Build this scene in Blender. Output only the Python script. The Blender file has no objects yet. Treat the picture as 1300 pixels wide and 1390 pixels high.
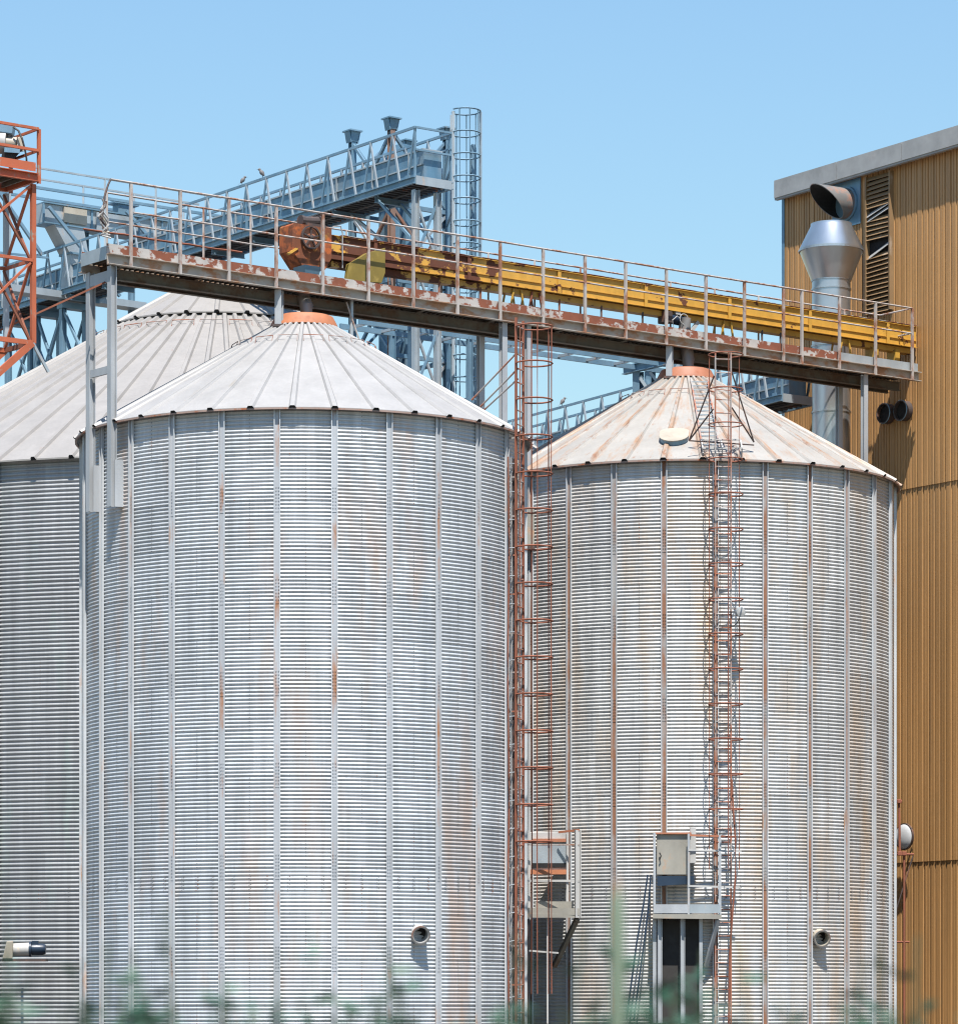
import bpy, math, random
from mathutils import Vector, Matrix
import numpy as np
random.seed(7)
V = Vector
PI = math.pi
F = 4974.0; CX = 650.0; H = 1370.0; ZC = 1.7      # focal length, centre and horizon in photo pixels, camera height
scene = bpy.context.scene
col = scene.collection
Z = V((0, 0, 1))

def P(px, py, Y):                                  # pixel at a known distance -> world point
    return V(((px - CX) / F * Y, Y, ZC + (H - py) / F * Y))
def zat(py, Y): return ZC + (H - py) / F * Y
def size(px, Y): return px / F * Y

# ------------------------------------------------------------------ materials
AL = .82                                            # one common albedo trim for every surface
def rgb(c): return (c[0] * AL, c[1] * AL, c[2] * AL, 1.0)
class NT:
    def __init__(s, name):
        s.m = bpy.data.materials.new(name); s.m.use_nodes = True
        s.t = s.m.node_tree; s.b = s.t.nodes['Principled BSDF']
        s.pos = s.n('ShaderNodeNewGeometry').outputs['Position']
    def n(s, kind, **kw):
        x = s.t.nodes.new(kind)
        for k, v in kw.items(): setattr(x, k, v)
        return x
    def l(s, a, b): s.t.links.new(a, b)
    def noise(s, scale, stretch=(1, 1, 1), detail=4, rough=.6, off=0, vec=None):
        mp = s.n('ShaderNodeMapping'); mp.inputs['Scale'].default_value = stretch
        mp.inputs['Location'].default_value = (off, off * .7, off * .3)
        s.l(vec or s.pos, mp.inputs['Vector'])
        nz = s.n('ShaderNodeTexNoise'); nz.inputs['Scale'].default_value = scale
        nz.inputs['Detail'].default_value = detail; nz.inputs['Roughness'].default_value = rough
        s.l(mp.outputs[0], nz.inputs['Vector']); return nz.outputs['Fac']
    def ramp(s, f, lo, hi, a=0., b=1.):
        r = s.n('ShaderNodeMapRange'); r.inputs[1].default_value = lo; r.inputs[2].default_value = hi
        r.inputs[3].default_value = a; r.inputs[4].default_value = b
        s.l(f, r.inputs[0]); return r.outputs[0]
    def math(s, op, a, b):
        m = s.n('ShaderNodeMath', operation=op)
        for i, x in enumerate((a, b)):
            if isinstance(x, (int, float)): m.inputs[i].default_value = x
            else: s.l(x, m.inputs[i])
        return m.outputs[0]
    def mix(s, fac, a, b):
        m = s.n('ShaderNodeMix', data_type='RGBA')
        if isinstance(fac, (int, float)): m.inputs[0].default_value = fac
        else: s.l(fac, m.inputs[0])
        for i, x in ((6, a), (7, b)):
            if isinstance(x, tuple): m.inputs[i].default_value = rgb(x)
            else: s.l(x, m.inputs[i])
        return m.outputs[2]
    def val(s, c, f, lo, hi):                       # multiply a colour by lo..hi along f
        m = s.n('ShaderNodeMix', data_type='RGBA', blend_type='MULTIPLY'); m.inputs[0].default_value = 1
        if isinstance(c, tuple): m.inputs[6].default_value = rgb(c)
        else: s.l(c, m.inputs[6])
        g = s.n('ShaderNodeCombineColor'); r = s.ramp(f, .3, .7, lo, hi)
        for i in range(3): s.l(r, g.inputs[i])
        s.l(g.outputs[0], m.inputs[7]); return m.outputs[2]
    def bump(s, f, strength, dist=.01):
        b = s.n('ShaderNodeBump'); b.inputs['Strength'].default_value = strength; b.inputs['Distance'].default_value = dist
        s.l(f, b.inputs['Height']); s.l(b.outputs[0], s.b.inputs['Normal'])
    def out(s, c, rough=.5, metal=0., spec=None):
        for k, x in (('Base Color', c), ('Roughness', rough), ('Metallic', metal)):
            if isinstance(x, tuple): s.b.inputs[k].default_value = rgb(x)
            elif isinstance(x, (int, float)): s.b.inputs[k].default_value = x
            else: s.l(x, s.b.inputs[k])
        if spec is not None: s.b.inputs['Specular IOR Level'].default_value = spec
        return s.m

RUST = (.23, .075, .03); RUST2 = (.36, .14, .06)
def worn(name, base, rust=.0, scale=3., stretch=(1, 1, .35), rough=.5, metal=0., rustc=RUST, var=(.8, 1.1), edge=.06, off=0, second=None, fine=None):
    """paint or zinc with an amount (0..1) of rust in patches"""
    k = NT(name)
    c = k.val(base, k.noise(2.2, stretch, 5, off=off + 3), *var)
    if second: c = k.mix(k.ramp(k.noise(1.3, stretch, 4, off=off + 9), .5, .62), c, second)
    if rust > 0:
        f = k.noise(scale, stretch, 6, .65, off=off)
        th = .72 - .44 * rust
        m = k.ramp(f, th - edge, th + edge)
        rc = k.mix(k.noise(9, (1, 1, 1), 4, off=off + 5), rustc, tuple(min(1, x * 1.7) for x in rustc))
        c = k.mix(m, c, rc)
        rg = k.ramp(m, 0, 1, rough, .85); mt = k.ramp(m, 0, 1, metal, 0)
        k.bump(k.noise(40, (1, 1, 1), 3), .12)
        return k.out(c, rg, mt)
    return k.out(c, k.ramp(k.noise(6, (1, 1, 1), 3), .3, .7, rough - .08, rough + .1), metal)

M = {}
def silo_wall_mat(name, base, tint, tint_amt, off, metal=.14, rough=.45):
    k = NT(name)
    c = k.val(base, k.noise(5, (1, 1, .06), 5, .7, off=off), .78, 1.14)          # vertical streaks; glare and dent sheen put into the colour
    c = k.val(c, k.noise(60, (1, 1, 1), 2, off=off), .92, 1.08)                 # zinc spangle
    ta = k.n('ShaderNodeAttribute'); ta.attribute_name = 'sheet_tone'; c = k.val(c, ta.outputs['Fac'], .90, 1.08)   # each sheet its own age
    s = k.noise(1.1, (1, 1, .22), 5, .65, off=off + 20)
    c = k.mix(k.ramp(s, .58 - tint_amt, .74, 0, .9), c, tint)
    s2 = k.noise(7, (1, 1, .12), 4, .7, off=off + 31)
    c = k.mix(k.ramp(s2, .68, .8, 0, .75), c, (.33, .2, .11))
    r = k.ramp(k.noise(7, (1, 1, .1), 4, off=off + 8), .3, .7, rough - .1, rough + .14)
    return k.out(c, r, metal)
M['wall1'] = silo_wall_mat('galvanised_wall', (.55, .57, .585), (.52, .40, .33), .05, 0)
M['wall2'] = silo_wall_mat('weathered_galvanised_wall', (.56, .56, .55), (.53, .39, .26), .11, 13)
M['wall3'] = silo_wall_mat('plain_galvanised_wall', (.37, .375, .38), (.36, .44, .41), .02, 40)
M['rib1'] = worn('rib_zinc', (.47, .49, .52), .30, 2.4, (1, 1, .28), .5, .2, (.27, .135, .075), (.85, 1.1))
M['rib2'] = worn('rib_zinc_rusty', (.36, .35, .34), .6, 2.2, (1, 1, .22), .55, .15, (.20, .095, .055), (.8, 1.15), off=5)
M['lip'] = worn('rib_lip_zinc', (.64, .66, .68), .16, 2.6, (1, 1, .3), .42, .25, (.35, .2, .12))
M['rib3'] = worn('rib_zinc_clean', (.30, .36, .42), .06, 2.0, (1, 1, .2), .45, .25, RUST2)
def roof_mat(name, base, stain, amt, off, ctr, nr, rot):
    k = NT(name)
    c = k.val(base, k.noise(1.6, (1, 1, 1), 5, off=off), .88, 1.06)
    c = k.val(c, k.noise(14, (1, 1, 1), 4, off=off + 2), .95, 1.04)
    sp = k.n('ShaderNodeSeparateXYZ'); k.l(k.pos, sp.inputs[0])
    dx = k.math('SUBTRACT', sp.outputs[0], ctr[0]); dy = k.math('SUBTRACT', ctr[1], sp.outputs[1])
    an = k.math('ARCTAN2', dx, dy); rad = k.math('SQRT', k.math('ADD', k.math('MULTIPLY', dx, dx), k.math('MULTIPLY', dy, dy)), 0)
    cb = k.n('ShaderNodeCombineXYZ'); k.l(k.math('MULTIPLY', an, 5.5), cb.inputs[0]); k.l(k.math('MULTIPLY', rad, .42), cb.inputs[1])
    run = k.noise(2.4, (1, 1, 1), 6, .7, off=off + 7, vec=cb.outputs[0])             # runs down the slope
    seam = k.math('ABSOLUTE', k.math('SUBTRACT', k.math('FRACT', k.math('ADD', k.math('MULTIPLY', k.math('SUBTRACT', an, rot), nr / (2 * PI)), .5), 0), .5), 0)
    near = k.ramp(seam, 0, .22, .10, 0)                                               # rust starts at the seams
    f = k.math('ADD', run, near)
    c = k.mix(k.ramp(f, .68 - amt, .84 - amt, 0, .8), c, stain)
    fine = k.math('ADD', k.noise(6, (1, 1, 1), 5, .7, off=off + 17, vec=cb.outputs[0]), near)
    c = k.mix(k.ramp(fine, .76 - amt * .9, .84 - amt * .8, 0, .8), c, (.27, .13, .07))
    return k.out(c, .55, .05)
M['roof1'] = roof_mat('roof_sheet', (.36, .35, .34), (.31, .28, .24), .03, 0, (-3.58, 75), 36, 0)
M['roof2'] = roof_mat('rust_stained_roof_sheet', (.37, .35, .32), (.36, .21, .12), .16, 3, (4.59, 81.27), 36, math.radians(1))
M['roof3'] = roof_mat('grey_roof_sheet', (.32, .30, .28), (.27, .25, .225), .05, 8, (-6.5, 92.5), 72, .01)
M['trim'] = worn('eave_trim', (.34, .24, .20), .3, 4, rough=.6)
M['collar'] = worn('orange_collar_paint', (.52, .19, .085), .3, 6, (1, 1, 1), .65, rustc=(.30, .12, .07), var=(.75, 1.1))
M['collar2'] = worn('faded_orange_collar_paint', (.42, .16, .085), .3, 5, (1, 1, 1), .6, rustc=(.3, .11, .06))
M['toe'] = worn('peeling_white_paint', (.47, .44, .41), .54, 2.8, (1, 1, 1.5), .65, rustc=(.16, .05, .025), edge=.02)
M['flange'] = worn('channel_steel', (.42, .385, .34), .42, 2.2, (1, 1, 2), .55, rustc=(.27, .15, .085))
M['handrail'] = worn('handrail_paint', (.44, .40, .37), .40, 3.2, (1, 1, .6), .6, rustc=(.21, .095, .055))
M['deck'] = worn('deck_steel', (.13, .115, .09), .45, 2, (1, 1, 1), .7, rustc=(.085, .05, .03))
M['column'] = worn('zinc_column', (.44, .46, .48), .12, 2, (1, 1, .3), .5, .15, (.32, .22, .14))
M['steel'] = worn('blue_grey_steel', (.20, .325, .42), .04, 3, (1, 1, .5), .45, .25, (.3, .2, .14), second=(.15, .275, .375))
M['steel_light'] = worn('pale_zinc_steel', (.42, .47, .50), .08, 3, (1, 1, .5), .42, .3, (.4, .27, .18))
M['steel_brown'] = worn('brown_primed_steel', (.27, .17, .13), .3, 3, (1, 1, .4), .6)
M['plate'] = worn('blue_zinc_plate', (.165, .31, .43), .0, rough=.4, metal=.35, var=(.7, 1.15), second=(.23, .32, .39))
M['grate'] = worn('dark_grating', (.06, .06, .06), .15, 3, rough=.7)
M['cage'] = worn('rust_red_cage', (.27, .085, .045), .5, 4, (1, 1, .5), .8, rustc=(.16, .055, .03))
M['cage_mixed'] = worn('half_rusted_ladder', (.36, .335, .315), .50, 1.6, (1, 1, .8), .6, rustc=(.25, .09, .05))
M['orange'] = worn('orange_red_paint', (.48, .12, .05), .22, 4.5, (1, 1, .6), .6, rustc=(.25, .2, .16), edge=.03)
M['head'] = worn('orange_yellow_head', (.46, .11, .02), .6, 3.4, (1, 1, 1), .55, rustc=(.13, .04, .016), second=(.42, .23, .03))
M['yellow'] = worn('yellow_paint', (.56, .32, .05), .2, 3, (1, 1, 1), .5, rustc=(.18, .06, .025), edge=.03)
M['olive'] = worn('dull_yellow_paint', (.25, .18, .035), .2, 4, (1, 1, .5), .55, rustc=(.28, .2, .05), var=(.75, 1.15))
M['black'] = worn('black_rubber', (.022, .02, .02), 0, rough=.6)
M['dark'] = worn('dark_iron', (.07, .05, .045), .3, 6, rough=.65, rustc=(.13, .06, .04))
M['void'] = worn('unlit_interior', (.015, .015, .016), 0, rough=.9)  # near-black colour stands in for the shade inside openings
M['cream'] = worn('cream_enamel', (.46, .41, .33), .1, 5, rough=.45)
M['box'] = worn('beige_box', (.33, .31, .265), .2, 3, (1, 1, .6), .5, rustc=(.34, .21, .13))
M['white'] = worn('white_paint', (.50, .49, .47), .05, 3, rough=.5, rustc=(.5, .4, .3))
M['bluemotor_and_shade'] = worn('blue_motor_paint_and_shade', (.016, .034, .065), 0, rough=.4)
k = NT('spiral_duct_zinc'); M['silver'] = k.out(k.val((.62, .64, .66), k.noise(1.5, (1, 1, .4), 3), .8, 1.08), .33, .85)
k = NT('mirror_painted_reflection'); M['mirror'] = k.out((.74, .76, .78), .35, .2)  # pale colour stands in for the bright silo mirrored in it
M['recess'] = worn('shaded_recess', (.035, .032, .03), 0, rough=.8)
M['duct'] = worn('stained_duct', (.22, .21, .20), .3, 3, (1, 1, 1), .5, .2, (.2, .11, .08))
M['fascia'] = worn('grey_fascia', (.36, .36, .35), .15, 2, (1, 1, 1), .6, rustc=(.28, .27, .26))
k = NT('tan_cladding')
c = k.val((.475, .255, .095), k.noise(3.5, (1, 1, .05), 5, .7), .82, 1.12)
c = k.val(c, k.noise(14, (1, 1, .004), 3, .7), .78, 1.18)
c = k.mix(k.ramp(k.noise(1.1, (1, 1, .3), 5), .5, .8, 0, .35), c, (.36, .21, .085))
c = k.val(c, k.noise(25, (1, 1, .2), 3), .95, 1.05)
c = k.mix(k.ramp(k.noise(4, (1, 1, .06), 5, .7, off=6), .58, .74, 0, .4), c, (.26, .17, .09))
M['tan'] = k.out(c, .5, 0)
M['slat'] = worn('louvre_slat', (.28, .175, .085), .1, 3, rough=.55, rustc=(.3, .24, .18))
M['cable'] = worn('grey_cable', (.35, .34, .33), 0, rough=.6)
# conveyor trough: rusted through near its head, yellow further along
k = NT('yellow_trough_rusting')
dt = k.n('ShaderNodeVectorMath', operation='DOT_PRODUCT'); dt.inputs[1].default_value = (.793, .609, 0); k.l(k.pos, dt.inputs[0])
U0 = -3.58 * .793 + 75 * .609
g = k.ramp(dt.outputs['Value'], U0 + 4.6, U0 + 6.2, .105, -.09)
f = k.math('ADD', k.noise(2.3, (1, 1, 1.4), 5, .62), g)
f2 = k.math('ADD', f, k.ramp(k.noise(.8, (1, 1, 1), 2, off=4), .4, .7, -.05, .08))
m = k.ramp(f2, .545, .575)
yc = k.val((.64, .35, .06), k.noise(4, (1, 1, .5), 4), .85, 1.08)
rc = k.mix(k.noise(7, (1, 1, .6), 4), (.085, .024, .012), (.165, .055, .025))
M['trough'] = k.out(k.mix(m, yc, rc), k.ramp(m, 0, 1, .45, .85), 0)
k = NT('gravel_ground')
c = k.val((.13, .115, .095), k.noise(.35, (1, 1, 1), 6), .75, 1.15)
c = k.val(c, k.noise(30, (1, 1, 1), 3), .7, 1.2); k.bump(k.noise(30, (1, 1, 1), 4), .4, .02)
M['ground'] = k.out(c, .9, 0)
def leaf_mat(name, base, hi):
    k = NT(name); c = k.mix(k.noise(9, (1, 1, 1), 3), base, hi)
    k.b.inputs['Transmission Weight'].default_value = 0
    return k.out(c, .5, 0)
M['leaf'] = leaf_mat('weed_leaf', (.03, .085, .05), (.05, .14, .08))
M['stem'] = leaf_mat('weed_stem', (.05, .09, .05), (.09, .1, .05))
k = NT('spear_leaf'); sx = k.n('ShaderNodeSeparateXYZ'); k.l(k.pos, sx.inputs[0])
M['spear'] = k.out(k.mix(k.ramp(k.math('ADD', sx.outputs[2], k.ramp(k.noise(8), 0, 1, -.03, .03)), 1.94, 1.99), (.20, .25, .17), (.32, .2, .14)), .5, 0)
M['bird'] = worn('bird_feather', (.16, .15, .15), 0, rough=.7, second=(.3, .28, .26))

# ------------------------------------------------------------------ mesh builder
ORG = {}
class MB:
    def __init__(s): s.v = []; s.f = []
    def add(s, vs, fs):
        o = len(s.v); s.v += [tuple(x) for x in vs]; s.f += [tuple(i + o for i in f) for f in fs]; return s
    def frame(s, p, q, up):
        d = (q - p).normalized()
        a = d.cross(up)
        if a.length < 1e-4: a = d.cross(V((1, 0, 0)))
        a.normalize(); return d, a, a.cross(d)
    def bar(s, p, q, w, h, up=Z):                  # box section
        p, q = V(p), V(q); d, a, b = s.frame(p, q, V(up))
        vs = [e + a * (x * w / 2) + b * (y * h / 2) for e in (p, q) for x, y in ((-1, -1), (1, -1), (1, 1), (-1, 1))]
        return s.add(vs, [(3, 2, 1, 0), (4, 5, 6, 7), (0, 1, 5, 4), (1, 2, 6, 5), (2, 3, 7, 6), (3, 0, 4, 7)])
    def prism(s, p, q, prof, up=Z, caps=True):     # closed profile (x along a, y along b) swept p->q
        p, q = V(p), V(q); d, a, b = s.frame(p, q, V(up)); n = len(prof)
        vs = [e + a * x + b * y for e in (p, q) for x, y in prof]
        fs = [(i, (i + 1) % n, n + (i + 1) % n, n + i) for i in range(n)]
        if caps: fs += [tuple(range(n))[::-1], tuple(range(n, 2 * n))]
        return s.add(vs, fs)
    def chan(s, p, q, h, w, t=.012, flip=1, up=Z): # C section, open side towards +a*flip
        f = flip
        return s.prism(p, q, [(0, -h/2), (f*w, -h/2), (f*w, -h/2+t), (f*t, -h/2+t), (f*t, h/2-t), (f*w, h/2-t), (f*w, h/2), (0, h/2)], up)
    def ibeam(s, p, q, h, w, t=.014, up=Z):
        a, b, c = w/2, h/2, t/2
        return s.prism(p, q, [(-a,-b),(a,-b),(a,-b+t),(c,-b+t),(c,b-t),(a,b-t),(a,b),(-a,b),(-a,b-t),(-c,b-t),(-c,-b+t),(-a,-b+t)], up)
    def angle(s, p, q, w, t=.01, up=Z):
        return s.prism(p, q, [(0,0),(w,0),(w,t),(t,t),(t,w),(0,w)], up)
    def tube(s, p, q, r, n=8, r2=None, caps=True, up=Z):
        r2 = r if r2 is None else r2
        p, q = V(p), V(q); d, a, b = s.frame(p, q, V(up))
        vs = [e + (a * math.cos(2*PI*i/n) + b * math.sin(2*PI*i/n)) * rr for e, rr in ((p, r), (q, r2)) for i in range(n)]
        fs = [(i, (i+1) % n, n + (i+1) % n, n + i) for i in range(n)]
        if caps: fs += [tuple(range(n))[::-1], tuple(range(n, 2*n))]
        return s.add(vs, fs)
    def path(s, pts, r, n=6, closed=False):
        pts = [V(x) for x in pts]; m = len(pts); vs = []; fs = []
        for i, p in enumerate(pts):
            a = pts[(i - 1) % m] if (closed or i) else p; b = pts[(i + 1) % m] if (closed or i < m - 1) else p
            d, x, y = s.frame(a, b, Z)
            vs += [p + (x * math.cos(2*PI*j/n) + y * math.sin(2*PI*j/n)) * r for j in range(n)]
        for i in range(m if closed else m - 1):
            k2 = (i + 1) % m
            fs += [(i*n + j, i*n + (j+1) % n, k2*n + (j+1) % n, k2*n + j) for j in range(n)]
        if not closed: fs += [tuple(range(n))[::-1], tuple(range((m-1)*n, m*n))]
        return s.add(vs, fs)
    def lathe(s, prof, c, n=24, axis=Z, caps=True):  # prof: (radius, height along axis)
        c = V(c); ax = V(axis).normalized(); a = ax.cross(V((0, 1, 0)) if abs(ax.y) < .9 else V((1, 0, 0))).normalized(); b = ax.cross(a)
        vs = [c + ax * h + (a * math.cos(2*PI*i/n) + b * math.sin(2*PI*i/n)) * r for r, h in prof for i in range(n)]
        fs = [(k*n + i, k*n + (i+1) % n, (k+1)*n + (i+1) % n, (k+1)*n + i) for k in range(len(prof)-1) for i in range(n)]
        if caps: fs += [tuple(range(n))[::-1], tuple(range((len(prof)-1)*n, len(prof)*n))]
        return s.add(vs, fs)
    def box(s, c, sx, sy, sz, ux=V((1, 0, 0)), uy=V((0, 1, 0))):   # centre, sizes along ux, uy, z
        c = V(c); return s.bar(c - V(ux).normalized() * sx / 2, c + V(ux).normalized() * sx / 2, sy, sz)
    def hull(s, bottom, top):                      # frustum between two 4-corner loops
        n = len(bottom); fs = [(i, (i+1) % n, n + (i+1) % n, n + i) for i in range(n)] + [tuple(range(n))[::-1], tuple(range(n, 2*n))]
        return s.add(list(bottom) + list(top), fs)
    def build(s, name, mat, parent=None, smooth=False, bevel=0):
        vs = np.array(s.v, float)
        if parent is not None: o = ORG[parent.name]
        else:
            lo, hi = vs.min(0), vs.max(0); o = V(((lo[0]+hi[0])/2, (lo[1]+hi[1])/2, lo[2]))
        me = bpy.data.meshes.new(name)
        me.from_pydata([tuple(x) for x in (vs - np.array(o))], [], s.f)
        me.materials.append(M[mat] if isinstance(mat, str) else mat)
        if smooth: me.polygons.foreach_set('use_smooth', [True] * len(me.polygons))
        me.update()
        ob = bpy.data.objects.new(name, me); col.objects.link(ob)
        if parent is not None: ob.parent = parent
        else: ob.location = o
        ORG[ob.name] = o
        if bevel:
            b = ob.modifiers.new('bevel', 'BEVEL'); b.width = bevel; b.segments = 2; b.limit_method = 'ANGLE'
        if smooth:
            me.set_sharp_from_angle(angle=math.radians(40))
        return ob
def fixn(ob):
    import bmesh
    bm = bmesh.new(); bm.from_mesh(ob.data); bmesh.ops.recalc_face_normals(bm, faces=bm.faces); bm.to_mesh(ob.data); bm.free(); return ob

def tag(o, label=None, cat=None, group=None, kind=None):
    for k_, v_ in (('label', label), ('category', cat), ('group', group), ('kind', kind)):
        if v_: o[k_] = v_
    return o
def thing(name, loc, label, cat, group=None):
    o = bpy.data.objects.new(name, None); col.objects.link(o); o.location = loc; o.empty_display_size = .3
    ORG[o.name] = V(loc); return tag(o, label, cat, group)
def rotcopy(o, parent, ang):                        # copy of a part turned about its thing's axis
    c = o.copy(); col.objects.link(c); c.parent = parent; c.rotation_euler = (0, 0, ang); ORG[c.name] = ORG[o.name]; return c
def movecopy(o, parent, d):
    c = o.copy(); col.objects.link(c); c.parent = parent; c.location = V(o.location) + V(d); ORG[c.name] = ORG[o.name]; return c

# ------------------------------------------------------------------ frames of reference
u = V((.793, .609, 0)).normalized(); v = V((-.609, .793, 0)).normalized()   # along the gallery / away from the camera
S1 = V((-3.58, 75, 0)); S2 = V((4.59, 81.27, 0)); S3 = V((-6.5, 92.5, 0))
def Wk(t, w, z):                                    # gallery frame: t along, w towards the camera
    p = S1 + u * t - v * w; return V((p.x, p.y, z))
def tw(px, w):                                      # gallery t seen at pixel column px on the line w
    q = (px - CX) / F; b = S1 - v * w
    return (q * b.y - b.x) / (u.x - q * u.y)
def gz(px, py, w): return zat(py, Wk(tw(px, w), w, 0).y)

# ------------------------------------------------------------------ setting
m = MB(); m.add([(-900, -300, 0), (900, -300, 0), (900, 2500, 0), (-900, 2500, 0)], [(0, 1, 2, 3)])
g = m.build('ground', 'ground'); tag(g, kind='structure')

# ------------------------------------------------------------------ grain silos
def noise1(x, ph): return math.sin(x * 1.7 + ph) + .6 * math.sin(x * 4.1 + ph * 2.3) + .4 * math.sin(x * 9.7 + ph * .7)
def make_silo(loc, label, R, zE, N, rot0, pitch, ncor, amp, slope, Rc, nroof, roofrot, mats, over=.15, seam_every=2, zlow=.0, rep=True):
    wallm, ribm, roofm, collarm = mats
    t = thing('grain_silo', loc, label, 'silo', 'corrugated steel grain silos')
    st = 2 * PI / N
    def pt(r, th, z): return (loc.x + r * math.sin(th), loc.y - r * math.cos(th), z)
    # wall
    ang = []
    for k_ in range(N):
        a0 = rot0 + k_ * st; c = math.cos(a0 + st/2); n = (7 if R < 6 else 9) if c > -.25 else 2
        ang += [a0 + st * i / n for i in range(n)]
    ztop = zE + over * slope - .02; nr = 8
    rows = int(ztop / pitch * nr)
    zs = np.linspace(0, ztop, rows + 1); A = np.array(ang)
    sheet = pitch * ncor
    TH, ZZ = np.meshgrid(A, zs)
    fr = (ZZ / sheet) % 1.0
    seamgap = np.where((fr * ncor < .18) | (fr * ncor > ncor - .18), -.004, 0)
    dent = .0016 * (np.sin(TH * 47 + 1.3 * np.sin(ZZ * .9)) + np.sin(TH * 83 + ZZ * .37) * .8 + np.sin(TH * 31 + ZZ * 1.9)) 
    PH = 2 * PI * ZZ / pitch
    RR = R + amp * np.sin(PH + .42 * np.cos(PH)) + .004 * (1 - fr) + seamgap + dent
    X = loc.x + RR * np.sin(TH); Y = loc.y - RR * np.cos(TH)
    vs = np.stack([X, Y, ZZ], -1).reshape(-1, 3); n = len(ang)
    i = np.arange(rows)[:, None] * n; j = np.arange(n)[None, :]; j2 = (j + 1) % n
    fs = np.stack([i + j, i + j2, i + n + j2, i + n + j], -1).reshape(-1, 4)
    me = bpy.data.meshes.new('wall'); me.from_pydata((vs - np.array(loc)).tolist(), [], fs.tolist()); me.materials.append(M[wallm])
    me.polygons.foreach_set('use_smooth', [True] * len(me.polygons)); me.update()
    rt = random.Random(int(R * 100)); tones = [[rt.gauss(0, 1) for _ in range(400)] for _ in range(N * 2 + 2)]
    fi_ = np.arange(rows * n); rw = fi_ // n; an = A[fi_ % n]; qrow = (zs[rw] / sheet).astype(int)
    pan = np.floor((an - rot0) / st + .5 * (qrow % 2)).astype(int)
    tv = [max(0., min(1., .5 + .17 * tones[int(p_) % (N * 2)][int(q_)])) for p_, q_ in zip(pan, qrow)]
    at_ = me.attributes.new('sheet_tone', 'FLOAT', 'FACE'); at_.data.foreach_set('value', tv)
    w = bpy.data.objects.new('wall', me); col.objects.link(w); w.parent = t; ORG[w.name] = V(loc)
    # bolts of the sheet joints: a child of the wall
    b = MB(); s = .009
    def bolt(th, z, rr=0):
        c = V(pt(R + amp * .6 + rr, th, z)); b.box(c, s * 2, s * 2, s * 2, V((math.cos(th), math.sin(th), 0)))
    for k_ in range(N):
        a0 = rot0 + k_ * st
        if math.cos(a0 + st/2) < -.1: continue
        mid = a0 + st / 2
        for q in range(int(ztop / sheet) + 1):
            if (q + k_) % 2:
                for c in range(ncor):
                    z = q * sheet + (c + .25) * pitch
                    if z < ztop: bolt(mid, z)
            for fx in (.22, .5, .78):
                z = q * sheet
                if 0 < z < ztop: bolt(a0 + st * fx, z + pitch * .2)
            if q == 4:
                for fx in (.2, .5, .8):
                    for c in range(4):
                        bolt(a0 + st * fx - .004, q * sheet + (c + 6.25) * pitch); bolt(a0 + st * fx + .004, q * sheet + (c + 6.75) * pitch)
    b.build('bolt_rows', 'bolt1', w)
    # stiffening ribs
    r = MB(); zt = zE - .01
    prof = [(-.064, .062), (-.046, .062), (-.046, .014), (.046, .014), (.046, .062), (.064, .062), (.064, .056), (.052, .056), (.052, .004), (-.052, .004), (-.052, .056), (-.064, .056)]
    def rp(x, y, z): return (loc.x + x, loc.y - (R + amp + y), z)
    n = len(prof); vs = [rp(x, y, z) for z in (0, zt) for x, y in prof]
    r.add(vs, [(i, (i+1) % n, n + (i+1) % n, n + i) for i in range(n)] + [tuple(range(n))[::-1]])
    for q in range(1, int(zt / sheet) + 1, seam_every):
        for c in range(7):
            for sx in (-.022, .024):
                z = q * sheet + .25 - c * .065
                if .1 < z < zt: r.box(rp(sx, .02, z), .018, .016, .02)
        r.box(rp(0, .018, q * sheet - .22), .088, .006, .012)
    r0 = r.build('rib', ribm, t); r0.data.materials.append(M['lip'])
    for i_ in range(n):
        if i_ != 2: r0.data.polygons[i_].material_index = 1
    r0.rotation_euler = (0, 0, rot0)
    for k_ in range(1, N): rotcopy(r0, t, rot0 + k_ * st)
    return t, pt

M['bolt1'] = worn('grey_bolts', (.22, .23, .24), .3, 5, rough=.6)

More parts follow.
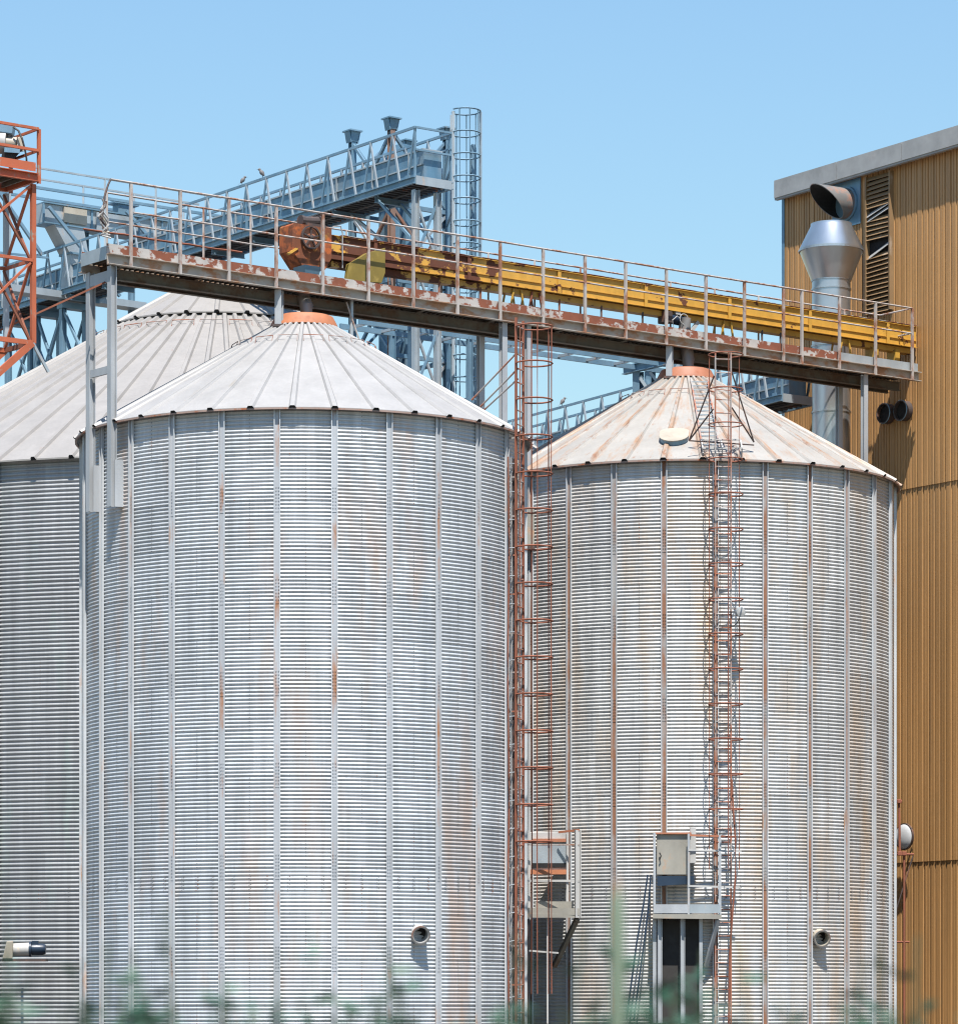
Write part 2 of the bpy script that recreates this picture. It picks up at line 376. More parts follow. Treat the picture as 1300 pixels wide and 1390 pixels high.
def cone(t, loc, pt, name, mat, Re, Ri, zE, slope, nroof, rot, ribh=.045, ribw=.075, ext=.03):
    b = MB(); st = 2 * PI / nroof; zi = zE + (Re - Ri) * slope
    sub = 4
    for k_ in range(nroof * sub):
        a0 = rot + k_ * st / sub; a1 = a0 + st / sub
        b.add([pt(Re, a0, zE), pt(Re, a1, zE), pt(Ri, a1, zi), pt(Ri, a0, zi)], [(0, 1, 2, 3)])
        b.add([pt(Re, a0, zE), pt(Re, a1, zE), pt(Re, a1, zE - .035), pt(Re, a0, zE - .035)], [(3, 2, 1, 0)])
    nf = V((slope, 1)).normalized() if False else None
    for k_ in range(nroof):                          # standing seams, hollow, open at the eave
        a = rot + k_ * st
        d = V((math.sin(a), -math.cos(a), 0)); s = V((math.cos(a), math.sin(a), 0)); nn = (Z + d * slope).normalized()
        o = V((loc.x, loc.y, 0))
        def c(r, x, h): return o + d * r + Z * (zE + (Re - r) * slope) + s * x + nn * h
        wi = min(ribw, Ri * st * .42)
        for x0, h0, x1, h1 in ((-1, 0, -.55, 1), (-.55, 1, .55, 1), (.55, 1, 1, 0)):
            b.add([c(Re + ext, x0 * ribw/1, h0 * ribh), c(Re + ext, x1 * ribw, h1 * ribh), c(Ri, x1 * wi, h1 * ribh), c(Ri, x0 * wi, h0 * ribh)], [(0, 1, 2, 3)])
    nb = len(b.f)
    for k_ in range(nroof):                          # near-black caps; shade of the hollow seams put into colour
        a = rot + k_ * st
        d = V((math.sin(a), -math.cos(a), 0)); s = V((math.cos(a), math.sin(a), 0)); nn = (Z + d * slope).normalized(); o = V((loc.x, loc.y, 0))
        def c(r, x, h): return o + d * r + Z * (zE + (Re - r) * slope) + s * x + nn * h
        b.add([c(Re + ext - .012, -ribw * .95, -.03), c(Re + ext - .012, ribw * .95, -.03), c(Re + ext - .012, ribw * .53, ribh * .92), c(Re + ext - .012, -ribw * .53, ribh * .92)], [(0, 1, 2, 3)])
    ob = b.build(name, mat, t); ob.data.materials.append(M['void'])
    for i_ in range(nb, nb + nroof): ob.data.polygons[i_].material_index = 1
    return ob, zi

def finish_roof(t, loc, pt, label, R, zE, slope, Rc, nroof, rot, roofm, collarm, over=.15, colh=.2, steps=True):
    Re = R + over
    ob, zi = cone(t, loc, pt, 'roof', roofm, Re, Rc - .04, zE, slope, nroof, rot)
    b = MB(); n = 96
    for i in range(n):
        a0 = 2*PI*i/n; a1 = 2*PI*(i+1)/n
        b.add([pt(Re + .012, a0, zE - .045), pt(Re + .012, a1, zE - .045), pt(Re + .012, a1, zE - .012), pt(Re + .012, a0, zE - .012)], [(0, 1, 2, 3)])
        b.add([pt(Re + .012, a0, zE - .045), pt(Re + .012, a1, zE - .045), pt(Re - .03, a1, zE - .045), pt(Re - .03, a0, zE - .045)], [(0, 1, 2, 3)])
    b.build('eave_trim', 'trim', t)
    c = MB(); zc = zE + (Re - Rc) * slope
    c.lathe([(Rc + .10, zc - .015), (Rc + .09, zc + .03), (Rc + .0, zc + colh), (Rc - .05, zc + colh + .02)], (loc.x, loc.y, 0), 40)
    c.build('collar', collarm, t, smooth=True)
    if steps:
        r = 1.42; zr = zE + (Re - r) * slope
        q = MB(); d = V((0, -1, 0)); nn = (Z + d * slope).normalized(); o = V((loc.x, loc.y, 0)) + d * r + Z * zr
        dn = (d - Z * slope).normalized()
        x = V((1, 0, 0))
        q.path([o - x * .2 + nn * .0 + dn * .1, o - x * .2 + nn * .09, o + x * .2 + nn * .09, o + x * .2 + dn * .1], .009, 5)
        r0 = q.build('roof_step', 'cage_mixed', t); r0.rotation_euler = (0, 0, rot + PI / 18)
        for k_ in range(1, 18): rotcopy(r0, t, rot + PI / 18 + k_ * 2 * PI / 18)
    return zi

SL = .588
silo1, pt1 = make_silo(S1, 'silo with clean pale roof and bright orange collar, leftmost complete silo, front', 4.5, 13.27, 26, math.radians(-3.75), .0737, 12, .0128, SL, .6, 36, 0, ('wall1', 'rib1', 'roof1', 'collar'))
finish_roof(silo1, S1, pt1, '', 4.5, 13.27, SL, .6, 36, 0, 'roof1', 'collar')
silo2, pt2 = make_silo(S2, 'silo with rust-streaked roof and faded orange collar, beside the tan building', 4.567, 13.21, 27, math.radians(-8.9 + 13.333 * .0), .0737, 12, .0128, SL, .56, 36, 0, ('wall2', 'rib2', 'roof2', 'collar2'))
finish_roof(silo2, S2, pt2, '', 4.567, 13.21, SL, .56, 36, math.radians(1), 'roof2', 'collar2')
R3 = 10.4
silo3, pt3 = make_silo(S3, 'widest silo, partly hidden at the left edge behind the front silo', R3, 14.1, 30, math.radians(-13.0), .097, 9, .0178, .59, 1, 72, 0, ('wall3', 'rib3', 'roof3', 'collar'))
zE3 = 14.1; Re3 = R3 + .2
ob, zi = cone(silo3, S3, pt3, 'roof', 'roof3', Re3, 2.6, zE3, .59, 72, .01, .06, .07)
b = MB(); n = 96
zr3 = zE3 + (Re3 - 2.75) * .59
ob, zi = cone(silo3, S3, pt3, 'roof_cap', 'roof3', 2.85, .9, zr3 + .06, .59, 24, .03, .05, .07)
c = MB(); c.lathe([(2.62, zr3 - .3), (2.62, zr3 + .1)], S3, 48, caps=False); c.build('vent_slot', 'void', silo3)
c = MB(); c.lathe([(.98, zi - .03), (.9, zi + .12), (.5, zi + .16)], S3, 32); c.build('collar', 'steel_light', silo3, smooth=True)
q = MB(); d = V((0, -1, 0)); nn = (Z + d * .59).normalized(); o = S3 + d * 3.3 + Z * (zE3 + (Re3 - 3.3) * .59); x = V((1, 0, 0)); dn = (d - Z * .59).normalized()
q.path([o - x * .28 + dn * .12, o - x * .28 + nn * .1, o + x * .28 + nn * .1, o + x * .28 + dn * .12], .012, 5)
r0 = q.build('roof_step', 'cage_mixed', silo3)
for k_ in range(1, 30): rotcopy(r0, silo3, k_ * 2 * PI / 30)

# hatch and roof ladder of the right silo
def roofpt(loc, R, zE, over, th, r, h=0, slope=SL):
    d = V((math.sin(th), -math.cos(th), 0)); nn = (Z + d * slope).normalized()
    return V((loc.x, loc.y, 0)) + d * r + Z * (zE + (R + over - r) * slope) + nn * h
th = math.radians(-7.0); d = V((math.sin(th), -math.cos(th), 0)); s = V((math.cos(th), math.sin(th), 0)); dn = (d - Z * SL).normalized(); nn = (Z + d * SL).normalized()
o = roofpt(S2, 4.567, 13.21, .15, th, 3.75)
def stadium(c, rx, ly, h, n=10):
    pts = []
    for i in range(n + 1): a = -PI/2 - PI/2 + PI * i / n; pts.append(c + s * (rx * math.cos(PI - PI*i/n)) + dn * (ly + rx * math.sin(PI * i / n)) + nn * h)
    for i in range(n + 1): pts.append(c + s * (rx * math.cos(PI*i/n)) - dn * (ly + .6 * rx * math.sin(PI * i / n)) + nn * h)
    return pts
hb = MB(); hb.hull(stadium(o, .29, .12, .0), stadium(o, .29, .12, .10))
ht = fixn(hb.build('roof_hatch', 'steel', silo2))
hb = MB(); hb.hull(stadium(o, .31, .12, .102), stadium(o, .31, .12, .12)); fixn(hb.build("hatch_lid", "cream", ht))
rl = thing('roof_ladder', roofpt(S2, 4.567, 13.21, .15, .03, 4.65), 'thin wire ladder lying on the rust-streaked roof of the right silo', 'ladder')
tha = math.radians(.6)
da = V((math.sin(tha), -math.cos(tha), 0)); sa = V((math.cos(tha), math.sin(tha), 0)); dna = (da - Z * SL).normalized(); nna = (Z + da * SL).normalized()
def rlp(r, x, h=.1): return V((S2.x, S2.y, 0)) + da * r + Z * (13.21 + (4.717 - r) * SL) + sa * x + nna * h
for x in (.04, .40):
    b = MB(); b.bar(rlp(4.72, x), rlp(.95, x), .03, .045); b.build('ladder_rail', 'cage_mixed', rl)
for i in range(17):
    b = MB(); r_ = 4.5 - i * .21; b.bar(rlp(r_, .04, .115), rlp(r_, .40, .115), .022, .022); b.build('rung', 'steel_light', rl)
b = MB()
for r_ in (4.66, 4.25): b.bar(rlp(r_, .03, .2), rlp(r_, .85, .2), .03, .03)
for x in (.03, .44, .85): b.bar(rlp(4.66, x, .2), rlp(4.25, x, .2), .03, .03); b.bar(rlp(4.66, x, 0), rlp(4.66, x, .2), .025, .025); b.bar(rlp(4.25, x, 0), rlp(4.25, x, .2), .025, .025)
b.build('landing_frame', 'white', rl)

# ------------------------------------------------------------------ caged ladders
def arc_hoop(c, o, t, r, half, z, n=14):             # from one rail round the outside to the other
    pts = []
    a0 = math.asin(min(1, half / r)); off = r * math.cos(a0)
    for i in range(n + 1):
        a = -(PI - a0) + 2 * (PI - a0) * i / n
        pts.append(c + o * (off + r * math.cos(a)) * 1.0 + t * r * math.sin(a) + Z * z)
    return pts
def caged_ladder(label, base, o, half, z0, z1, hz, r, mr, mh, rung_mat, rstep=.28, straps=5, strap_z0=None, rail_w=.05, hoop_r=.017, drop=None, group='caged ladders on the silos and tower'):
    o = V(o).normalized(); t = V((-o.y, o.x, 0))
    base = V((base.x, base.y, 0))
    th_ = thing('caged_ladder', base + Z * z0, label, 'ladder', group)
    for s_ in (-1, 1):
        b = MB(); b.bar(base + t * half * s_ + Z * z0, base + t * half * s_ + Z * z1, rail_w, .028, up=t); b.build('ladder_rail', mr, th_)
    z = z0 + .2; first = None
    while z < z1 - .1:
        if first is None:
            b = MB(); b.tube(base - t * half + Z * z, base + t * half + Z * z, .014, 6); first = b.build('rung', rung_mat, th_); zf = z
        else: movecopy(first, th_, Z * (z - zf))
        z += rstep
    for zz in hz:
        b = MB(); pts = arc_hoop(base, o, t, r, half, zz)
        for dz in (0,): b.path([p + Z * dz for p in pts], hoop_r, 4)
        b.build('cage_hoop', mh, th_)
    zl = min(hz) if strap_z0 is None else strap_z0
    a0 = math.asin(min(1, half / r)); off = r * math.cos(a0)
    for i in range(straps):
        a = -(PI * .66) + 2 * (PI * .66) * i / (straps - 1)
        p = base + o * (off + r * math.cos(a)) + t * r * math.sin(a)
        jit = [random.uniform(-.012, .012) for _ in range(4)]
        b = MB(); b.path([p + Z * (max(hz)) , p + o * jit[0] + Z * (max(hz) * .66 + zl * .34), p + o * jit[1] + t * jit[2] + Z * (max(hz) * .33 + zl * .67), p + Z * zl], hoop_r * .8, 4)
        b.build('cage_strap', mh, th_)
    return th_
# between the silos, on the right flank of the front silo
a1 = math.radians(68.5); o1 = V((math.sin(a1), -math.cos(a1), 0)); c1 = S1 + o1 * 4.72
L1 = caged_ladder('rust red caged ladder rising in the gap between the two front silos', c1, o1, .2, .3, 15.5, [15.33 - .735 * i for i in range(15)], .37, 'cage', 'cage', 'cage_mixed', straps=5, strap_z0=2.0)
b = MB()
for pa, pb in (((700, 478), (640, 543)), ((701, 500), (652, 552)), ((701, 514), (653, 560))):
    A_ = P(pa[0] + 2, pa[1], 73.3); B_ = P(pb[0], pb[1], 73.8); b = MB(); b.tube(A_, B_, .018, 6); b.build('strut', 'cage_mixed', L1)
for i in range(16):
    z = 1.4 + i * .78
    b = MB(); p = c1 + Z * z; b.bar(p + V((-.02, -.2, 0)), p - o1 * .22 + V((0, -.2, .0)), .03, .03); b.build('wall_bracket', 'cage_mixed', L1)
# cable bundle beside that ladder
cb = thing('cable_run', S1 + V((math.sin(1.15) * 4.6, -math.cos(1.15) * 4.6, 0)), 'bundle of grey and brown cables strapped up the right flank of the front silo', 'cables')
for i, a in enumerate((1.115, 1.145, 1.175, 1.215)):
    b = MB(); pts = [S1 + V((math.sin(a + .006 * math.sin(z * 1.3 + i)) * 4.64, -math.cos(a + .006 * math.sin(z * 1.3 + i)) * 4.64, z)) for z in np.arange(.2, 13.2, .5)]
    b.path(pts, .018 if i != 2 else .028, 6); b.build('cable', ('cage', 'cable', 'dark', 'cream')[i], cb)
for i in range(22):
    b = MB(); z = .8 + i * .56
    b.path([S1 + V((math.sin(a) * 4.685, -math.cos(a) * 4.685, z + (a - 1.11) * .6)) for a in (1.105, 1.145, 1.185, 1.23)], .012, 4); b.build('cable_clip', 'steel_light', cb)
# on the front of the right silo
a2 = math.radians(5.9); o2 = V((math.sin(a2), -math.cos(a2), 0)); c2 = S2 + o2 * 4.86
L2 = caged_ladder('half rusted caged ladder up the front of the right silo', c2, o2, .165, .5, 15.4, [15.3 - .727 * i for i in range(14)], .36, "cage_mixed", "cage", "cage_mixed", straps=3, strap_z0=4.6, hoop_r=.0135)
for (pa, pb) in (((969, 510), (935, 598)), ((968, 555), (935, 598)), ((993, 505), (1023, 600)), ((993, 553), (1023, 600)), ((935, 598), (1023, 604))):
    ya = 76.5; yb = 77.0; b = MB(); b.tube(P(pa[0], pa[1], ya), P(pb[0], pb[1], yb), .016, 6); b.build('strut', 'dark', L2)
for i in range(9):
    z = 2 + i * 1.3
    for s_ in (-1, 1):
        t2 = V((-o2.y, o2.x, 0)); p = c2 + t2 * .165 * s_ + Z * z
        b = MB(); b.bar(p, p - o2 * .26, .03, .03); b.build('wall_bracket', 'steel_light', L2)

# ------------------------------------------------------------------ gallery (walkway) over the silos
WN, WB = .2, -.75
T0, T1 = tw(145, WN), tw(1246, WN)
ZD = gz(145, 344, WN)                                 # top of the edge channel
ZR = gz(143, 243.5, WN); ZM = ZR - .58
ga = thing('overhead_gallery', Wk(T0, WN, 0), 'long rusty steel walkway crossing above both silo tops to the tan building', 'walkway')
zb = ZD - .215
for w_, fl in ((WN, 1), (WB, -1)):
    b = MB(); b.chan(Wk(T0, w_, ZD - .107), Wk(T1, w_, ZD - .107), .215, .115, .016, flip=1 if w_ == WN else -1); fixn(b.build('edge_beam', 'flange', ga))
# toe boards in lengths
tt = [T0, 1.6, 4.9, 8.6, 12.3, 14.75, T1]
for i in range(6):
    b = MB(); b.bar(Wk(tt[i] + .004, WN - .012, ZD + .108), Wk(tt[i+1] - .004, WN - .012, ZD + .108), .01, .2); b.build('toe_board', 'toe' if i < 5 else 'steel_light', ga)
b = MB(); b.bar(Wk(T0, WB + .012, ZD + .1), Wk(T1, WB + .012, ZD + .1), .01, .18); b.build('toe_board', 'toe', ga)
b = MB(); b.bar(Wk(T0 - .012, WN, ZD + .02), Wk(T0 - .012, WB, ZD + .02), .012, .26); b.build('end_plate', 'steel_light', ga)
b = MB()                                              # deck: planking with ribs below
b.bar(Wk(T0, (WN+WB)/2, ZD - .02), Wk(T1, (WN+WB)/2, ZD - .02), abs(WB-WN) - .03, .014)
for t_ in np.arange(T0 + .1, T1, .12): b.bar(Wk(t_, WN - .08, ZD - .05), Wk(t_, WB + .08, ZD - .05), .02, .045)
b.build('deck', 'deck', ga)
t_ = T0 + .4
while t_ < T1:
    b = MB(); b.ibeam(Wk(t_, WN - .075, ZD - .15), Wk(t_, WB + .075, ZD - .15), .13, .08); b.build('cross_beam', 'deck', ga); t_ += 1.85
for wl in (-.12, -.5):
    b = MB(); b.ibeam(Wk(T0 + .45, wl, ZD - .32), Wk(T1 - .3, wl, ZD - .32), .2, .1); b.build('girder', 'deck', ga)
posts = [178, 245, 311, 375.4, 438.6, 500.6, 561.5, 621.4, 679.4, 737.7, 794.6, 849.7, 905, 958.7, 1011, 1064, 1089, 1140, 1189, 1239]
for p_ in posts:
    b = MB(); t_ = tw(p_, WN + .15); b.angle(Wk(t_, WN + .125, ZD - .22), Wk(t_, WN + .125, ZR), .055, .012, up=u); fixn(b.build('rail_post', 'handrail', ga))
for p_ in [146, 212, 277, 341] + [405 + 66 * i - .35 * i * i for i in range(1, 13)]:
    t_ = tw(p_, WB)
    if t_ > T1: continue
    b = MB(); b.bar(Wk(t_, WB - .02, ZD - .1), Wk(t_, WB - .02, ZR), .05, .04); b.build('rail_post', 'handrail', ga)
tE = tw(1239, WN + .14)
def sag(a, b_, w_, z, n=12, amp=.008):
    return [Wk(a + (b_ - a) * i / n, w_ + random.uniform(-amp, amp), z + random.uniform(-amp, amp)) for i in range(n + 1)]
b = MB(); b.path(sag(T0 + .02, tE, WN + .115, ZR), .022, 6); b.build('top_rail', 'handrail', ga)
b = MB(); b.path(sag(tw(146, WB), tE, WB - .02, ZR), .02, 6); b.build('top_rail', 'handrail', ga)
b = MB(); b.path(sag(tw(178, WN), tE, WN + .09, ZM), .02, 6); b.build('mid_rail', 'handrail', ga)
b = MB(); b.path(sag(tw(146, WB), tE, WB - .02, ZM), .018, 6); b.build('mid_rail', 'handrail', ga)
b = MB(); b.path(sag(tw(115, WB), tw(330, WB), WB - .05, ZM - .2), .022, 6); b.build('mid_rail', 'cage', ga)
for zz in (ZR, ZM): b = MB(); b.path([Wk(tE, WN + .02, zz), Wk(tE, WB - .02, zz)], .02, 6); b.build('end_rail', 'handrail', ga)
# bent rail end and tangle of wire at the left end
b = MB(); p0 = Wk(T0 + .02, WN + .115, ZR); b.path([p0, p0 + u * -.06 - Z * .12, p0 - u * .14 - Z * .35, p0 - u * .2 - Z * .8, p0 - u * .18 - Z * 1.0], .02, 6); b.build('bent_rail_end', 'dark', ga)
for i in range(5):
    b = MB(); p1 = p0 - u * (.2 - .02 * i) - Z * (.42 + .03 * i); b.path([p1 + u * (.09 * math.sin(a * 1.5 + i)) - Z * a * .12 for a in range(6)] + [p1 + u * .12 - Z * (.5 + .03 * i)], .02, 5); b.build('loose_cable', ('cable', 'dark', 'cream', 'cable', 'white')[i], ga)
# columns
def hcol(p, q, w_=.13, mat='column', name='support_column'):
    b = MB(); b.chan(p, q, w_, .09, .012, flip=1, up=v); return fixn(b.build(name, mat, ga))
for p_, yb in ((152, 688), (123, 695)):
    w_ = WN - .05 if p_ == 152 else WB + .05
    t_ = tw(p_, w_); Yc = Wk(t_, w_, 0).y
    b = MB(); b.ibeam(Wk(t_, w_, zat(yb, Yc)), Wk(t_, w_, ZD - .22), .14, .14, .014, up=u); b.build('support_column', 'column', ga)
    rad = (Wk(t_, w_, 0) - S1); dist = rad.length; rdir = rad.normalized()
    ztop = zat(624 if p_ == 152 else 632, Yc); zbot = zat(yb, Yc)
    pm = Wk(t_, w_, 0) - rdir * .0
    b = MB(); q_ = Wk(t_ + .02, w_ + .075, 0); e_ = q_ + V((size(17, Yc), .10, 0))
    b.hull([q_ + Z * zbot, e_ + Z * zbot, e_ + Z * zbot + v * .25, q_ + Z * zbot + v * .02], [q_ + Z * ztop, e_ + Z * ztop, e_ + Z * ztop + v * .25, q_ + Z * ztop + v * .02]); fixn(b.build('wall_bracket', 'column', ga))
tb = tw(152, WN - .05); zc_ = gz(152, 500, WN)
b = MB(); b.bar(Wk(tb, WN - .12, zc_), Wk(tb, WB + .12, zc_), .06, .15); b.build('tie_beam', 'column', ga)
b = MB(); b.bar(Wk(tb, WN - .12, ZD - .4), Wk(tb, WB + .12, ZD - .4), .06, .22); b.build('tie_beam', 'column', ga)
tA = tw(686, WN); tB = tw(717, WN)
for t_, w_, z0_, wd in ((tA, WN - .08, 0, .13), (tA, WB + .08, 0, .13), (tB + .02, WN - .05, 0, .11), (tw(1175, WN), WN - .05, 0, .12), (tw(1175, WN), WB + .05, 0, .12)):
    b = MB(); b.ibeam(Wk(t_, w_, z0_), Wk(t_, w_, ZD - .22), wd, wd, .014, up=v); b.build('support_column', 'column', ga)
# stub posts standing on the silo roofs
for p_, s_, zE_, R_ in ((380, S1, 13.27, 4.5), (910, S2, 13.21, 4.567)):
    t_ = tw(p_, WN); q_ = Wk(t_, WN - .03, 0); r_ = (q_ - s_).length; zr = zE_ + (R_ + .15 - r_) * SL
    b = MB(); b.ibeam(V((q_.x, q_.y, zr + .03)), V((q_.x, q_.y, ZD - .22)), .14, .14, .012, up=V((.3, 1, 0))); pc = b.build('support_column', 'column', ga)
    b = MB(); b.box(V((q_.x, q_.y, zr + .015)), .26, .22, .05); b.build('foot_plate', 'dark', pc)
b = MB(); t_ = tw(481, WN); q_ = Wk(t_, WN - .1, 0); b.tube(V((q_.x, q_.y, 13.27 + (4.65 - (q_ - S1).length) * SL)), Wk(t_, WN - .1, ZD - .2), .04, 8); b.build('support_column', 'steel_light', ga)
b = MB(); b.tube(Wk(tw(474, WN), WN - .1, ZD - .25), V((q_.x + .55, q_.y + .1, 14.35)), .018, 6); b.build('stay_rod', 'handrail', ga)

# ------------------------------------------------------------------ yellow conveyor on the gallery
WC = -.32; zt_, zb_ = gz(640, 348, WC + .17), gz(640, 384, WC + .17)
ts, te = tw(440, WC), tw(1236, WC)
cv = thing('chain_conveyor', Wk(ts, WC, ZD), 'yellow enclosed trough conveyor with rusted half, standing on the overhead gallery', 'conveyor')
hw = .17
prof = [(-hw, zb_), (hw, zb_), (hw, zt_), (-hw, zt_)]
b = MB(); b.bar(Wk(ts, WC, (zt_ + zb_) / 2 + .03), Wk(te, WC, (zt_ + zb_) / 2 + .03), hw * 2, zt_ - zb_ - .06); b.build('trough', 'trough', cv)
b = MB()
for w_ in (WC + hw + .02, WC - hw - .02): b.bar(Wk(ts, w_, zb_ + .06), Wk(te, w_, zb_ + .06), .05, .012); b.bar(Wk(ts, w_, zt_ - .02), Wk(te, w_, zt_ - .02), .05, .012)
b.bar(Wk(ts, WC + hw + .015, zb_ + .22), Wk(te, WC + hw + .015, zb_ + .22), .02, .015)
b.build('trough_flange', 'trough', cv)
b = MB(); b.bar(Wk(ts + .1, WC, zb_ - .02), Wk(te - .05, WC, zb_ - .02), .22, .12); b.build('return_pan', 'trough', cv)
b = MB(); b.bar(Wk(ts + .3, WC, zt_ + .008), Wk(te, WC, zt_ + .008), hw * 2 + .1, .012); b.build('lid', 'toe', cv)
t_ = ts + 1.15
while t_ < te:
    b = MB()
    b.bar(Wk(t_, WC + hw + .03, zb_ + .05), Wk(t_, WC + hw + .03, zt_ - .03), .02, .05, up=u); b.bar(Wk(t_ + .035, WC + hw + .028, zb_ + .05), Wk(t_ + .035, WC + hw + .028, zt_ - .03), .02, .05, up=u)
    b.build('joint_flange', 'trough', cv); t_ += 2.45
def legs(px, mat, spread=.22):
    t_ = tw(px, WC + .1)
    for s_ in (-1, 1):
        for w_ in (WC + .15, WC - .15):
            b = MB(); b.bar(Wk(t_ + s_ * spread, w_, ZD), Wk(t_ + s_ * spread * .45, w_, zb_ + .02), .035, .035, up=u); b.build('leg', mat, cv)
for px, mt in ((700, 'yellow'), (725, 'cage'), (985, 'yellow'), (1145, 'yellow')): legs(px, mt)
for px in (560, 592, 648, 755, 812, 868, 1030, 1055):
    b = MB(); t_ = tw(px, WC); b.bar(Wk(t_, WC + .1, ZD), Wk(t_, WC + .1, zb_ - .05), .045, .045); b.build('leg', 'dark' if px > 800 else 'cage', cv)
for px in (1183, 1212):
    b = MB(); t_ = tw(px, WC); b.box(Wk(t_, WC, (ZD + zb_) / 2), .14, .3, zb_ - ZD - .04, u); b.build('leg', 'yellow', cv)
# head box with hand wheel
hd0, hd1 = tw(388, WC), tw(441, WC); zh = zt_ + .10
p_ = [(-.27, hd0 + .18), (-.27, hd1), (.27, hd1), (.27, hd0 + .18)]
b = MB()
hp = [(hd0 + .26, zb_ - .2), (hd1 - .16, zb_ - .2), (hd1, zb_ + .06), (hd1, zh), (hd0 + .04, zh), (hd0, zh - .04), (hd0, zb_ + .10)]
n = len(hp); vs = [Wk(t_, WC + w_, z) for w_ in (.24, -.24) for t_, z in hp]
b.add(vs, [(i, (i+1) % n, n + (i+1) % n, n + i) for i in range(n)] + [tuple(range(n))[::-1], tuple(range(n, 2*n))]); hd = fixn(b.build('head_box', 'head', cv))
wc_ = Wk(tw(422, WC + .3), WC + .3, gz(422, 322, WC + .3)); wr = size(16, wc_.y); ax = -v
b = MB(); b.lathe([(wr, -.02), (wr, .03), (wr - .035, .03), (wr - .035, -.02), (wr, -.02)], wc_, 28, ax, caps=False)
b.lathe([(.045, -.05), (.045, .05), (.02, .06)], wc_, 12, ax)
for i in range(5):
    a = 2*PI*i/5 + .3; b.bar(wc_, wc_ + (u * math.cos(a) + Z * math.sin(a)) * (wr - .02), .03, .02, up=v)
b.build('drive_pulley', 'dark', cv)
b = MB(); b.lathe([(wr - .05, -.04), (wr - .05, -.02)], wc_, 24, ax); b.build('pulley_guard', 'collar2', cv)
b = MB(); p1 = Wk(tw(410, WC), WC + .1, zh); b.tube(p1 + u * -.05 + Z * .1, p1 + u * .32 + Z * .14, .10, 12); b.tube(p1 + u * .32 + Z * .14, p1 + u * .42 + Z * .14, .13, 12); b.box(p1 + u * .2 + Z * .03, .5, .22, .06, u); b.tube(p1 + u * -.12 + Z * .1, p1 + u * -.05 + Z * .1, .12, 12); b.build('drive_motor', 'dark', cv)
b = MB(); p1 = Wk(tw(455, WC), WC + .26, zt_ + .02); b.path([p1 - u * .25 + Z * .12, p1 - u * .05 + Z * .16, p1 + Z * .02, p1 - Z * .3, p1 - Z * .7], .014, 5); b.build('cable', 'cable', cv)
b = MB(); b.bar(Wk(hd0 - .12, WC + .24, zb_ - .0), Wk(hd0 + .12, WC + .24, zb_ + .16), .05, .05); b.build('tension_screw', 'trough', cv)
b = MB(); c0 = Wk(tw(417, -.12), -.12, 0); q = lambda s_, z: [c0 + u * s_ + v * s_ + Z * z, c0 - u * s_ + v * s_ + Z * z, c0 - u * s_ - v * s_ + Z * z, c0 + u * s_ - v * s_ + Z * z]
b.hull(q(.13, zb_ - .55), q(.21, zb_ - .2)); fixn(b.build('head_hopper', 'steel', cv))
# yellow chain guard in front of the trough
gw = WC + .30
gp = [(498, 343), (523, 336), (523, 370), (518, 384), (471, 380), (474, 358)]
gp = [(tw(a, gw), gz(a, c_, gw)) for a, c_ in gp]; n = 6
vs = [Wk(t_, gw - w_, z) for w_ in (0, .12) for t_, z in gp]
b = MB(); b.add(vs, [(i, (i+1) % n, n + (i+1) % n, n + i) for i in range(n)] + [tuple(range(n))[::-1], tuple(range(n, 2*n))]); fixn(b.build('chain_guard', 'olive', cv, bevel=.008))
# gear motor hung under the trough above the right silo
gm = thing('gear_motor', Wk(tw(912, WC), WC + .12, ZD + .2), 'small black gear motor with coiled white cable under the yellow conveyor', 'motor')
p1 = Wk(tw(907, WC), WC + .1, zb_ - .1)
b = MB(); b.box(p1 - u * .18, .22, .26, .26, u); b.build('gearbox', 'dark', gm, bevel=.015)
b = MB(); b.tube(p1 - u * .06, p1 + u * .3 - Z * .02, .11, 14); b.tube(p1 + u * .3 - Z * .02, p1 + u * .36 - Z * .02, .125, 14); b.build('motor_body', 'bluemotor_and_shade', gm, smooth=True)
b = MB(); b.box(p1 + u * .12 + Z * .13 - v * .05, .14, .1, .08, u); b.build('terminal_box', 'white', gm)
b = MB(); cc = p1 + u * .2 - v * .2 - Z * .02; b.path([cc + u * (.12 * math.cos(a)) + Z * (.12 * math.sin(a)) for a in np.linspace(0, 2*PI, 17)[:-1]], .011, 5, closed=True); b.path([cc + u * -.12, cc - u * .2 + Z * .05, cc - u * .34 - Z * .06, cc - u * .3 - Z * .24], .011, 5); b.build('cable', 'white', gm)
b = MB(); b.bar(p1 + u * .55 - Z * .26, p1 + u * .78 + Z * .02, .08, .05, up=v); b.build('slide_handle', 'white', gm)
# spouts into the silo tops
for s_, px, py0, zt2, lab in ((S1, 418, 425, zb_ - .5, 'dark stained spout dropping into the bright orange collar'), (S2, 940, 500, zb_ - .08, 'dark stained spout dropping into the faded orange collar')):
    sp = thing('filling_spout', V((s_.x, s_.y, 15.7)), lab, 'spout', 'filling spouts under the gallery')
    top = Wk((s_ - S1).dot(u) + .05, -.1, zt2)
    b = MB(); b.path([top, top - Z * .35, V((s_.x + .05, s_.y, 16.1)), V((s_.x + .05, s_.y, 15.75))], .14, 16); b.build('pipe', 'duct', sp, smooth=True)
    b = MB(); b.lathe([(.22, 15.80), (.22, 15.86), (.15, 15.88)], (s_.x + .05, s_.y, 0), 20); b.build('pipe_flange', 'steel_light', sp)

